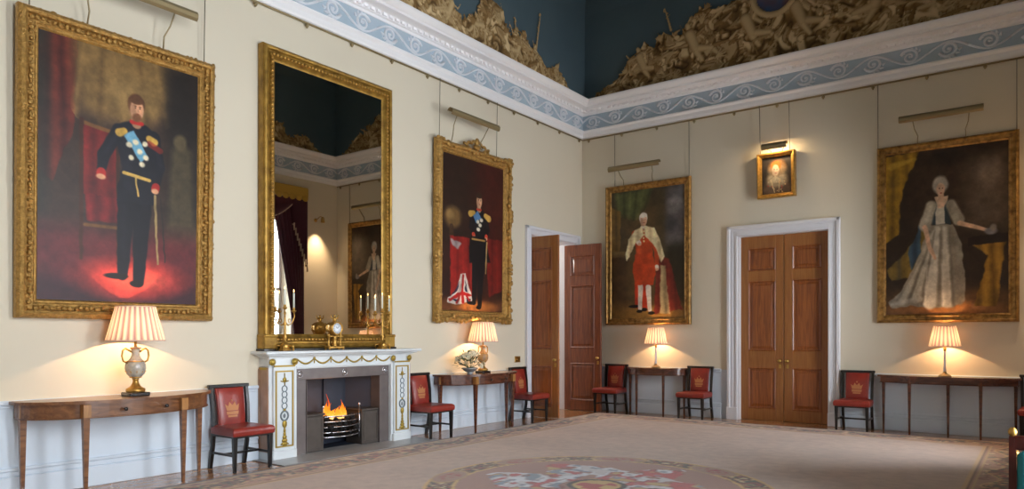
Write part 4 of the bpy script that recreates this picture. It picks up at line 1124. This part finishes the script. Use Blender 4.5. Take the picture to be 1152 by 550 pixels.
# ------------------------------------------------------------------ mirror over the mantel
def mirror():
    wd, ht = 2.12, 3.70; root = thing('overmantel_mirror', 'tall gilt-framed mirror standing on the marble mantel shelf', 'mirror', (0.012, -6.56, 1.345), -PI / 2)
    f = MB(); f.sweep_rect(-wd / 2, wd / 2, 0, ht, [(0, 0), (0, .10), (.015, .125), (.035, .135), (.055, .125), (.065, .10), (.085, .10), (.095, .12), (.13, .125), (.145, .10), (.16, .085), (.19, .07)])
    fr = f.build('frame', M_GOLDM, root)
    b = MB()
    i_ = .112; st = .052
    for k in range(int((ht - 2 * i_) / st) + 1):
        for s in (-1, 1): b.ball((s * (wd / 2 - i_), .128, i_ + k * st), (.019, .016, .023), 7)
    for k in range(int((wd - 2 * i_) / st) + 1):
        for z in (i_, ht - i_): b.ball((-wd / 2 + i_ + k * st, .128, z), (.023, .016, .019), 7)
    b.build('beading', M_GOLDB, fr)
    MB().box(-wd / 2 + .18, wd / 2 - .18, .055, .075, .18, ht - .18).build('mirror_glass', M_MIRROR, root)
    for s in (-1, 1):
        q = MB(); q.box(s * (wd / 2 + .015), s * (wd / 2 - .17), 0.0, .155, 0, .16, bevel=.008); q.box(s * (wd / 2 + .02), s * (wd / 2 - .18), 0.0, .165, .14, .18, bevel=.01)
        q.build('plinth_block', M_GOLDM, root)
    p = MB(); p.box(-wd / 2 - .03, wd / 2 + .03, 0, .165, -.026, 0, bevel=.004); p.build('base_rail', M_BLACK, root)


mirror()


# ------------------------------------------------------------------ side chairs
def side_chair(label):
    """faces local +y, back towards y = 0, width along x"""
    root = thing('side_chair', label, 'chair'); g = 'red leather side chairs along the walls'; root['group'] = g
    sw, fw_ = .235, .255
    for s in (-1, 1):
        r = MB()
        pts = [(s * .215, .00, 0), (s * .215, .055, .25), (s * .215, .075, .45), (s * .22, .06, .70), (s * .225, .02, .93)]
        for i in range(4):
            (xa, ya, za), (xb, yb, zb) = pts[i], pts[i + 1]; h = .019
            r.add([(xa - h, ya - h, za), (xa + h, ya - h, za), (xa + h, ya + h, za), (xa - h, ya + h, za), (xb - h, yb - h, zb), (xb + h, yb - h, zb), (xb + h, yb + h, zb), (xb - h, yb + h, zb)],
                  [(3, 2, 1, 0), (4, 5, 6, 7), (0, 1, 5, 4), (1, 2, 6, 5), (2, 3, 7, 6), (3, 0, 4, 7)])
        r.build('leg', M_BLACK, root)
        f = MB(); f.taper(s * .222, .50, 0, .40, .015, .024); f.build('leg', M_BLACK, root)
        t = MB(); t.box(s * .21, s * .228, .04, .50, .17, .195); t.build('stretcher', M_BLACK, root)
    MB().box(-.22, .22, .27, .288, .17, .195).build('stretcher', M_BLACK, root)
    fr = MB(); fr.box(-.235, .235, .05, .52, .375, .41); fr.build('seat_rail', M_BLACK, root)
    s_ = MB()
    n = 10; P_ = []
    outline = [(-.235, .045), (.235, .045), (.262, .54), (-.262, .54)]
    s_.add([(x, y, .395) for x, y in outline] + [(x * 1.02, y + (.005 if y > .3 else 0), .44) for x, y in outline] + [(x * 1.0, y, .475) for x, y in outline] + [(x * .9, .29 + (y - .29) * .9, .49) for x, y in outline],
           [(3, 2, 1, 0)] + [(i * 4 + k, i * 4 + (k + 1) % 4, i * 4 + 4 + (k + 1) % 4, i * 4 + 4 + k) for i in range(3) for k in range(4)] + [(12, 13, 14, 15)])
    st = s_.build('seat', M_LEATH, root)
    bv = st.modifiers.new('b', 'BEVEL'); bv.width = .012; bv.segments = 3
    b = MB()
    rows = [(.43, .075), (.55, .075), (.68, .062), (.80, .042), (.905, .018)]
    vs = []; 
    for z, y in rows:
        hw_ = .165 + .02 * (z - .43)
        vs += [(-hw_, y + .028, z), (-hw_ * .4, y + .04, z), (hw_ * .4, y + .04, z), (hw_, y + .028, z), (hw_, y - .01, z), (-hw_, y - .01, z)]
    fs = [(i * 6 + k, i * 6 + (k + 1) % 6, i * 6 + 6 + (k + 1) % 6, i * 6 + 6 + k) for i in range(4) for k in range(6)] + [tuple(range(6)), tuple(range(29, 23, -1))]
    b.add(vs, fs, True); bk = b.build('backrest', M_LEATH, root); bv = bk.modifiers.new('b', 'BEVEL'); bv.width = .006; bv.segments = 2; bv.limit_method = 'ANGLE'
    pn = MB()
    for s in (-1, 1): MB().tube([(s * .155, y + .034, z) for z, y in rows], .004, 5).build('piping', M_LEATH, bk)
    c = MB(); # crown emblem
    y = lambda z: float(np.interp(z, [q_[0] for q_ in rows], [q_[1] for q_ in rows])) + .040
    def em(poly):
        n = len(poly); c.add([(x * 1.15, y(z) - .006, z) for x, z in poly] + [(x * 1.15, y(z) + .003, z) for x, z in poly], [tuple(range(n, 2 * n)), tuple(range(n - 1, -1, -1))] + [(i, (i + 1) % n, n + (i + 1) % n, n + i) for i in range(n)])
    em([(-.062, .60), (.062, .60), (.066, .635), (-.066, .635)])
    em([(-.06, .645), (.06, .645), (.078, .72), (.045, .695), (.03, .745), (0, .705), (-.03, .745), (-.045, .695), (-.078, .72)])
    em([(-.05, .57), (.05, .57), (.05, .592), (-.05, .592)])
    c.ball((0, y(.76), .757), (.012, .006, .014), 6)
    c.build('crown_emblem', M_CREST, bk)
    cr = MB(); cr.box(-.255, .255, .0, .045, .905, .945, bevel=.006); cr.build('crest_rail', M_BLACK, root)
    lo_ = MB(); lo_.box(-.2, .2, .06, .085, .415, .43); lo_.build('lower_rail', M_BLACK, root)
    return root


CH = [(0.05, -8.05, -PI / 2, 'red leather side chair just left of the fireplace, nearest to the viewer'),
      (0.05, -4.93, -PI / 2, 'red leather side chair just right of the fireplace'),
      (0.05, -2.37, -PI / 2, 'red leather side chair beside the open doors, partly behind the table with flowers'),
      (0.84, -0.05, PI, 'red leather side chair between the open doors and small half-round table'),
      (2.58, -0.05, PI, 'red leather side chair between the small half-round table and the closed doors'),
      (5.24, -0.05, PI, 'red leather side chair just right of the closed doors, full crown emblem showing'),
      (7.635, -0.05, PI, 'red leather side chair cut by the right edge, behind the teal armchair')]
c0 = side_chair(CH[0][3]); c0.location = (CH[0][0], CH[0][1], 0); c0.rotation_euler = (0, 0, CH[0][2])
for x, y, rz, lb_ in CH[1:]: dup(c0, (x, y, 0), rz, lb_)


# ------------------------------------------------------------------ console tables
def console_table(label, loc, rotz, outline, legs, top_z=.90, ap=.13, wood=M_TABLE, knobs=(), lh=.030, inlay=True):
    """outline: front edge points (x, y) from +x end to -x end, in local coordinates; back edge at y = .02"""
    root = thing('console_table', label, 'table', loc, rotz); root['group'] = 'console tables against the walls'
    xs = max(p[0] for p in outline)
    t = MB(); t.prism([(outline[0][0], .02)] + outline + [(outline[-1][0], .02)], top_z - .028, top_z); t.build('tabletop', wood, root)
    k = .955; a = MB(); ins = [(x * k, .02 + (y - .02) * .94) for x, y in outline]
    a.prism([(ins[0][0], .03)] + ins + [(ins[-1][0], .03)], top_z - .028 - ap, top_z - .029)
    ao = a.build('apron', wood, root)
    e = MB(); e.tube([(x * 1.0 * k * 1.005, .02 + (y - .02) * .955, top_z - .03 - ap) for x, y in outline], .008, 5); e.build('apron_beading', wood, ao)
    for (x, y) in legs:
        l = MB(); l.taper(x, y, 0, top_z - .03 - ap * .2, .013, lh); l.build('leg', wood, root)
        if inlay: MB().box(x - lh - .004, x + lh + .004, y - lh, y + lh + .012, top_z - .03 - ap * .95, top_z - .035).build('inlay_block', M_INLAY, root)
    for (x, y) in knobs:
        R = Matrix.Translation((x, y, top_z - .03 - ap * .5)) @ Matrix.Rotation(-PI / 2, 4, 'X')
        MB().lathe([(.012, 0), (.008, .008), (.018, .018), (.018, .026), (.004, .03)], 12, R).build('drawer_knob', M_BLACK, root)
    return root


def ell_outline(hw_, d, side, n=28, p=2.0):
    return [(hw_ * math.cos(PI * k / n), side + (d - side) * abs(math.sin(PI * k / n)) ** (2 / p)) for k in range(n + 1)]


o1 = ell_outline(.95, .62, .10)
console_table('long bow-fronted console table under the leftmost portrait, holding urn lamp', (0, -9.28, 0), -PI / 2, o1, [(.87, .12), (-.84, .12), (.50, .53), (-.43, .54)], knobs=[(.18, .605), (-.22, .60)])
console_table('bow-fronted console table right of the fireplace, holding urn lamp and white flowers', (0, -3.61, 0), -PI / 2, o1, [(.87, .12), (-.84, .12), (.50, .53), (-.46, .535)], knobs=[(.2, .6), (-.2, .6)], wood=M_TABLED)
console_table('small half-round console table between two red chairs on the far wall', (1.70, 0, 0), PI, ell_outline(.62, .44, .05), [(.56, .07), (-.56, .07), (.28, .36), (-.27, .36)], wood=M_TABLED, lh=.022, inlay=False, ap=.1)
o4 = [(.93, .05), (.93, .22), (.80, .26), (.66, .30), (.54, .38), (.46, .44), (-.46, .44), (-.54, .38), (-.66, .30), (-.80, .26), (-.93, .22), (-.93, .05)]
console_table('wide break-front console table under the portrait of the lady in silvery gown', (6.48, 0, 0), PI, o4, [(.86, .09), (-.86, .09), (.46, .38), (-.45, .38), (-.02, .10)], wood=M_TABLED, lh=.024, ap=.08, inlay=False, top_z=.89)


# ------------------------------------------------------------------ lamps
def shade(parent, z0, z1, r0, r1, n=26):
    q = n * 6; h = 6; ang = np.linspace(0, 2 * PI, q + 1); zz = np.linspace(0, 1, h)
    A, Z = np.meshgrid(ang, zz); wv = np.cos(A * n); R = (r0 + (r1 - r0) * Z) * (1 + .035 * wv)
    P = np.stack([R * np.cos(A), R * np.sin(A), z0 + (z1 - z0) * Z], -1)
    t = np.clip(wv * .5 + .5, 0, 1)[..., None]; C = lin([158, 126, 130]) * (1 - t) + lin([246, 226, 206]) * t  # shading between the pleats put into the colour as darker stripes
    s = grid_mesh('lamp_shade', P, C, M_SHADE, parent)
    mb_ = mat('shade_binding', rgb(214, 190, 172), .7)
    b = MB(); b.tube([(r0 * 1.015 * math.cos(2 * PI * k / 40), r0 * 1.015 * math.sin(2 * PI * k / 40), z0) for k in range(40)], .007, 6, closed=True); b.build('shade_binding', mb_, s)
    b = MB(); b.tube([(r1 * 1.015 * math.cos(2 * PI * k / 40), r1 * 1.015 * math.sin(2 * PI * k / 40), z1) for k in range(40)], .006, 6, closed=True)
    b.build('shade_binding', mb_, s)
    g = MB()
    for k in range(3):
        a = 2 * PI * k / 3; g.tube([(0, 0, z1 - .03), (r1 * math.cos(a), r1 * math.sin(a), z1 - .005)], .003, 5)
    g.build('shade_ring', M_BRASS, parent)


def bulb(parent, z, watts, r=.028):
    MB().ball((0, 0, z), (r, r, r * 1.3), 10).build('bulb', M_BULBG, parent)
    l = bpy.data.lights.new('lamp_glow', 'POINT'); l.energy = watts; l.color = (1, .60, .29); l.shadow_soft_size = .012
    o = bpy.data.objects.new('lamp_glow', l); COL.objects.link(o); o.parent = parent; o.location = (0, 0, z)


def urn_lamp(label, loc, k, watts, body):
    root = thing('table_lamp', label, 'lamp', loc, -PI / 2)
    MB().box(-.10 * k, .10 * k, -.10 * k, .10 * k, 0, .035 * k, bevel=.006).build('plinth', M_BLACK, root)
    b = MB(); b.lathe([(r * k, z * k) for r, z in ((.085, .035), (.09, .05), (.088, .07), (.06, .085), (.045, .10), (.03, .13), (.026, .155), (.034, .165), (.028, .175))], 24)
    b.build('foot', M_GOLDB, root)
    u = MB(); u.lathe([(r * k, z * k) for r, z in ((.03, .17), (.05, .185), (.082, .22), (.096, .27), (.094, .31), (.078, .345), (.05, .375), (.036, .41), (.034, .45), (.045, .475), (.05, .485), (.02, .49))], 28)
    u.build('urn_body', body, root)
    g = MB()
    for z, r in ((.345, .08), (.475, .047)): MB().tube([(r * k * math.cos(2 * PI * i / 24), r * k * math.sin(2 * PI * i / 24), z * k) for i in range(24)], .006 * k, 6, closed=True).build('gilt_band', M_GOLDB, root)
    z, r = .185, .052; g.tube([(r * k * math.cos(2 * PI * i / 24), r * k * math.sin(2 * PI * i / 24), z * k) for i in range(24)], .006 * k, 6, closed=True)
    for i in range(10):
        a = 2 * PI * i / 10; g.tube([(.045 * k * math.cos(a), .045 * k * math.sin(a), .19 * k), (.098 * k * math.cos(a), .098 * k * math.sin(a), .25 * k)], [.009 * k, .003 * k], 5)
    g.build('gilt_leaves', M_GOLDB, root)
    for s in (-1, 1):
        h = MB(); pts = [(s * .08, 0, .33), (s * .12, 0, .35), (s * .132, 0, .40), (s * .125, 0, .455), (s * .1, 0, .475), (s * .07, 0, .46), (s * .04, 0, .44)]
        h.tube([(x * k, y * k, z * k) for x, y, z in pts], .0095 * k, 7); h.build('handle', M_GOLDB, root)
    MB().lathe([(.014 * k, .485 * k), (.014 * k, .56 * k), (.02 * k, .565 * k), (.02 * k, .61 * k), (.004, .615 * k)], 12).build('bulb_holder', M_BRASS, root)
    shade(root, .555 * k, .895 * k, .262 * k, .178 * k); bulb(root, .665 * k, watts)
    return root


def column_lamp(label, loc, watts):
    root = thing('table_lamp', label, 'lamp', loc, PI)
    b = MB(); b.lathe([(.085, 0), (.088, .012), (.075, .022), (.06, .034), (.035, .045), (.024, .06), (.02, .075)], 24); b.build('foot', M_BRASSD, root)
    MB().lathe([(.018, .07), (.019, .09), (.0165, .2), (.0155, .36), (.02, .375), (.012, .385)], 18).build('column', M_COLUMN, root)
    MB().lathe([(.012, .38), (.02, .39), (.02, .43), (.014, .435), (.014, .5), (.004, .505)], 12).build('bulb_holder', M_BRASS, root)
    shade(root, .455, .76, .207, .142, 22); bulb(root, .56, watts, .022)
    return root


urn_lamp('lit grey urn lamp with gilt handles on the leftmost table', (.30, -9.215, .9005), 1.0, LAMP_WATTS, M_CREAMP)
urn_lamp('lit amber urn lamp with pleated shade beside the white flowers', (.30, -3.64, .9005), .92, LAMP_WATTS, mat('amber_porcelain', rgb(196, 150, 92), .25, noise=(14, .8, rgb(130, 120, 110)), coat=.4))
column_lamp('lit slim white column lamp under the portrait of the man in the red suit', (1.765, -.24, .9005), LAMP_WATTS * .8)
column_lamp('lit slim white column lamp under the portrait of the lady in silvery gown', (6.47, -.24, .8905), LAMP_WATTS * .8)


# ------------------------------------------------------------------ bowl of flowers
def flowers():
    root = thing('flower_bowl', 'low pewter bowl of white flowers and green leaves on the table right of the fireplace', 'flowers', (.34, -4.02, .9005))
    MB().lathe([(.05, 0), (.055, .01), (.04, .02), (.09, .045), (.125, .08), (.13, .1), (.12, .1), (.08, .06), (.005, .05)], 24).build('bowl', M_BOWL, root)
    rr = random.Random(21); lv = MB()
    for k in range(100):
        a = rr.random() * 2 * PI; el = rr.uniform(-.15, 1.3); R = rr.uniform(.13, .25); c = Vector((R * math.cos(a) * math.cos(el) * .95, R * math.sin(a) * math.cos(el), .12 + R * math.sin(el) * .95))
        d = c - Vector((0, 0, .1)); d.normalize(); s = d.cross(Vector((0, 0, 1))); s.normalize(); s = s * .018 + Vector((rr.uniform(-.005, .005),) * 3); L_ = rr.uniform(.04, .075)
        lv.add([c - d * .02, c + s + d * L_ * .4, c + d * L_ + Vector((0, 0, -.01)), c - s + d * L_ * .4], [(0, 1, 2, 3)])
    for k in range(26):
        a = rr.random() * 2 * PI; el = rr.uniform(.1, 1.4); R = rr.uniform(.15, .22); lv.tube([(0, 0, .07), (R * .5 * math.cos(a) * math.cos(el), R * .5 * math.sin(a) * math.cos(el), .13), (R * math.cos(a) * math.cos(el), R * math.sin(a) * math.cos(el), .12 + R * math.sin(el))], .003, 4)
    lv.build('foliage', M_LEAF, root)['kind'] = 'stuff'
    for k in range(34):
        a = k * 2.4; el = .0 + 1.35 * ((k * .37) % 1); R = .21 + .04 * rr.random(); c = Vector((R * math.cos(a) * math.cos(el), R * math.sin(a) * math.cos(el), .13 + R * math.sin(el) * .95)); f = MB(); r = rr.uniform(.034, .056)
        d = (c - Vector((0, 0, .1))).normalized(); u = d.cross(Vector((0, 0, 1))).normalized(); v = u.cross(d)
        for ring, (n_, tilt, sc) in enumerate(((6, .25, 1.0), (5, .75, .7))):
            for i in range(n_):
                b = 2 * PI * i / n_ + ring * .4; q = u * math.cos(b) + v * math.sin(b); w_ = d.cross(q) * r * .42
                tip = c + q * r * sc + d * r * tilt; mid = c + q * r * sc * .6 + d * r * tilt * .3
                f.add([c, mid + w_, tip, mid - w_], [(0, 1, 2, 3)], True)
        f.ball(c + d * r * .2, r * .3, 6); f.build('flower', M_PETAL, root)


flowers()


# ------------------------------------------------------------------ mantel ornaments
MZ = 1.319


def candelabrum(label, y, group_label, cl):
    root = thing('candelabrum', label, 'candelabrum', (.235, y, MZ)); k = .72
    b = MB(); b.lathe([(.075, 0), (.078, .02), (.05, .035), (.06, .06), (.045, .09), (.02, .11), (.016, .15), (.028, .175), (.016, .2), (.012, .3), (.022, .33), (.012, .36), (.01, .44), (.018, .455), (.01, .48)], 20)
    for i in range(4):
        a = PI / 4 + i * PI / 2; b.tube([(.05 * math.cos(a), .05 * math.sin(a), .06), (.095 * math.cos(a), .095 * math.sin(a), .07), (.1 * math.cos(a), .1 * math.sin(a), .02)], [.012, .014, .016], 6); b.ball((.1 * math.cos(a), .1 * math.sin(a), .014), .016, 6)
    b.build('stem', M_GOLDB, root)
    for i, (dx, dy, h) in enumerate(((0, 0, .555), (0, -.13, .52), (0, .13, .52))):
        arm = MB()
        if dy: arm.tube([(0, 0, .36), (dx * .4, dy * .35, .31), (dx * .8, dy * .8, .34), (dx * 1.05, dy * 1.08, .42), (dx, dy, h - .03)], .007, 6); torus(arm, (0, dy * .5, .37), .022, .005)
        else: arm.tube([(0, 0, .44), (0, 0, h - .02)], .008, 6)
        M = Matrix.Translation((dx, dy, h - .03)); arm.lathe([(.012, -.02), (.03, 0), (.032, .006), (.014, .01), (.016, .03), (.018, .04), (.01, .04)], 14, M)
        arm.build('candle_arm', M_GOLDB, root)
        c = thing('candle', '%s candle of the %s' % (('middle', 'left', 'right')[i], group_label), 'candle', (.235 + dx, y + dy, MZ + h + .008)); c['group'] = 'candles in the mantel candelabra'
        MB().lathe([(.011, 0), (.0105, .18), (.009, .185), (.002, .186)], 10).build('candle_stick', M_CANDLE, c)
        MB().tube([(0, 0, .185), (.001, 0, .196)], .0012, 4).build('wick', M_BLACK, c)
        MB().lathe([(.001, .192), (.006, .202), (.005, .212), (.001, .23)], 8).build('candle_flame', M_FLAMEW, c)
    return root


candelabrum('gilt three-branched candelabrum at the left end of the mantel shelf', -7.40, 'candelabrum at the left end of the mantel', 0)
candelabrum('gilt three-branched candelabrum at the right end of the mantel shelf', -5.80, 'candelabrum at the right end of the mantel', 1)


def clock():
    root = thing('mantel_clock', 'small gilt mantel clock with round white dial in the middle of the mantel shelf', 'clock', (.235, -6.64, MZ), -PI / 2)
    b = MB(); b.box(-.13, .13, -.05, .05, .02, .05, bevel=.006)
    for s in (-1, 1):
        for y in (-.04, .04): b.ball((s * .11, y, .012), .014, 6)
        b.lathe([(.02, .05), (.024, .06), (.014, .075), (.012, .15), (.02, .165), (.024, .175)], 12, Matrix.Translation((s * .095, 0, 0)))
        b.ball((s * .095, 0, .195), (.018, .018, .026), 8)
    b.box(-.12, .12, -.035, .035, .17, .185, bevel=.004); b.lathe([(.04, .05), (.03, .07), (.022, .1), (.03, .15), (.038, .17)], 14)
    b.build('base', M_GOLDB, root)
    R = Matrix.Translation((0, .05, .28)) @ Matrix.Rotation(PI / 2, 4, 'X')
    c = MB(); c.lathe([(.06, 0), (.083, .01), (.09, .03), (.09, .08), (.06, .1)], 28, R)
    c.tube([(.078 * math.cos(2 * PI * i / 30), .052, .28 + .078 * math.sin(2 * PI * i / 30)) for i in range(30)], .012, 6, closed=True)
    for s in (-1, 1): c.tube([(s * .085, 0, .24), (s * .13, 0, .26), (s * .125, 0, .32), (s * .08, 0, .35)], .012, 6)
    c.ball((0, 0, .395), (.03, .025, .04), 8); c.ball((0, 0, .44), (.016, .016, .022), 8)
    for s in (-1, 1): c.tube([(0, 0, .40), (s * .05, 0, .42), (s * .06, 0, .46)], [.014, .01, .004], 6)
    cc = c.build('case', M_GOLDB, root)
    MB().lathe([(.072, -.002), (.072, .004), (.02, .009)], 28, Matrix.Translation((0, .052, .28)) @ Matrix.Rotation(-PI / 2, 4, 'X')).build('dial', M_CLOCKF, cc)
    h = MB()
    for i in range(12): a = i * PI / 6; h.box(-.002, .002, .0, .0015, .052, .064, Matrix.Translation((0, .063, .28)) @ Matrix.Rotation(a, 4, 'Y'))
    h.box(-.0025, .0025, 0, .002, 0, .035, Matrix.Translation((0, .063, .28)) @ Matrix.Rotation(.9, 4, 'Y')); h.box(-.002, .002, 0, .002, 0, .05, Matrix.Translation((0, .064, .28)) @ Matrix.Rotation(-.6, 4, 'Y'))
    h.build('hands_and_marks', M_BLACK, cc)


clock()


# ------------------------------------------------------------------ curtains and pelmet round the first window (seen in the mirror)
WC = thing('window_curtains', 'maroon velvet window curtains with cream braid under gold pelmet, reflected in the mirror', 'curtains')


def curtain(y_in, y_out):
    """hangs at the window wall; y_out is the side away from the window; swept back to it lower down"""
    n, m = 60, 50; s = 1 if y_out > y_in else -1
    T, Z = np.meshgrid(np.linspace(0, 1, n), np.linspace(0, 1, m)); z = 4.95 * (1 - Z)
    full = abs(y_out - y_in); tie = np.clip((4.95 - z) / 3.6, 0, 1) ** .8
    wdt = full * (1 - .74 * tie); wdt = np.where(z < 1.3, full * .26 + (1.3 - z) * .1, wdt)
    yy = y_out - s * T * wdt; xx = W - .16 + .045 * np.sin(T * 2 * PI * 7.5) * (.5 + .5 * wdt / full)
    P = np.stack([xx, yy, z + .02], -1); C = np.ones_like(P) * lin([74, 22, 44])
    o = grid_mesh('drape', P, C, M_DRAPE, WC); so = o.modifiers.new('t', 'SOLIDIFY'); so.thickness = .006
    t = MB(); k = 9; vs = []; fs = []
    for i in range(k * 2 + 1):
        q = i / (k * 2); y = y_out - s * (q * .45) + s * .04; zb = 3.15 + q * 1.15 + .12 * (i % 2); vs += [(W - .24 - .03 * (i % 2), y, 4.97), (W - .24 - .03 * (i % 2), y, zb)]
    for i in range(k * 2): fs.append((2 * i, 2 * i + 2, 2 * i + 3, 2 * i + 1))
    t.add(vs, fs); tl = t.build('tail', M_DRAPE, WC); so = tl.modifiers.new('t', 'SOLIDIFY'); so.thickness = .008
    MB().tube([vs[2 * i + 1] for i in range(k * 2 + 1)], .022, 6).build('braid', M_TRIM, tl)
    MB().tube([(W - .10, y_out + s * .02, 1.40), (W - .26, y_out - s * full * .10, 1.32), (W - .24, y_out - s * full * .24, 1.30), (W - .04, y_out - s * full * .28, 1.36)], .018, 6).build('tieback', M_PELMET, WC)


curtain(-2.25, -1.20)
curtain(-2.25, -3.30)
p_ = MB()
p_.box(W - .30, W - .02, -3.34, -1.16, 5.0, 5.28, bevel=.02)
for k in range(11): p_.ball((W - .30, -3.22 + k * .195, 5.0), (.02, .095, .08), 8)
p_.build('pelmet', M_PELMET, WC)
q_ = MB(); vs = []; fs = []
for j in range(7):
    for i in range(25):
        t = i / 24; vs.append((W - .22 - .05 * math.sin(j * 1.9) * math.sin(PI * t), -2.95 + t * 1.4, 4.99 - (j / 6) * (.12 + .42 * math.sin(PI * t))))
for j in range(6):
    for i in range(24): fs.append((j * 25 + i, j * 25 + i + 1, (j + 1) * 25 + i + 1, (j + 1) * 25 + i))
q_.add(vs, fs, True); sg = q_.build('swag', M_DRAPE, WC); so = sg.modifiers.new('t', 'SOLIDIFY'); so.thickness = .01
MB().tube(vs[-25:], .02, 6).build('braid', M_TRIM, sg)

# added brass spotlight, no such fixture seen, washing the pier between the corner and the first window (its glow shows in the mirror)
wl = thing('added_wall_spotlight', 'added small brass spotlight on the window wall for the warm glow in the mirror', 'light', (W, -.72, 4.55), PI / 2)
MB().lathe([(.05, 0), (.05, .015), (.02, .02), (.015, .06)], 14, Matrix.Rotation(-PI / 2, 4, 'X')).build('wall_plate', M_BRASS, wl)
MB().lathe([(.03, .05), (.045, .0), (.055, -.09), (.048, -.09), (.03, -.01)], 16, Matrix.Translation((0, .30, 0)), cap=False).build('lamp_hood', M_BRASS, wl)
MB().tube([(0, .05, 0), (0, .2, .08), (0, .30, .05)], .01, 6).build('arm', M_BRASS, wl)
l = bpy.data.lights.new('added_wall_glow', 'SPOT'); l.energy = 120; l.color = (1, .72, .46); l.spot_size = math.radians(70); l.spot_blend = 1.0; l.shadow_soft_size = .03
lo_ = bpy.data.objects.new('added_wall_glow', l); COL.objects.link(lo_); lo_.parent = wl; lo_.location = (0, .30, -.06); lo_.rotation_euler = (math.radians(-12), 0, 0)


# ------------------------------------------------------------------ armchair cut by the right edge
def armchair():
    root = thing('armchair', 'dark mahogany armchair with gilt finials and teal silk upholstery, cut by the right edge', 'armchair', (7.83, -7.50, .019), 0)
    hw_ = .33                       # faces +y, its back towards the viewer
    for s in (-1, 1):
        l = MB(); l.taper(s * hw_, .0, 0, .42, .014, .02, dy=-.04); l.taper(s * hw_, .0, .42, .88, .02, .018); l.build('leg', M_CHAIRW, root)
        f = MB(); f.taper(s * hw_, .55, 0, .66, .018, .026); f.build('leg', M_CHAIRW, root)
        a = MB(); a.box(s * (hw_ - .025), s * (hw_ + .018), 0, .58, .64, .68, bevel=.01); a.build('armrest', M_CHAIRW, root)
        MB().ball((s * hw_, .0, .905), (.024, .024, .03), 10).build('finial', M_GOLDB, root); MB().ball((s * hw_, .56, .70), (.024, .024, .028), 10).build('finial', M_GOLDB, root)
    MB().box(-hw_, hw_, -.02, .025, .80, .885, bevel=.01).build('crest_rail', M_CHAIRW, root)
    MB().box(-hw_, hw_, 0, .58, .36, .42, bevel=.006).build('seat_rail', M_CHAIRW, root)
    b = MB(); b.box(-.308, .308, -.04, .10, .43, .795, bevel=.03); b.build('back_cushion', M_TEAL, root)
    c = MB(); c.box(-.30, .30, .04, .59, .42, .53, bevel=.035); c.build('seat_cushion', M_TEAL, root)


armchair()
sp = thing('switch_plate', 'small brass light-switch plate on the wall left of the open doors', 'switch', (0, -2.28, 1.08), -PI / 2)
MB().box(-.085, .085, 0.0005, .01, -.055, .055, bevel=.003).build('plate', M_BRASS, sp)
for x in (-.035, .035): MB().lathe([(.008, 0), (.008, .01), (.005, .022), (.001, .024)], 10, Matrix.Translation((x, .009, 0)) @ Matrix.Rotation(-PI / 2, 4, 'X')).build('toggle', M_BRASS, sp)
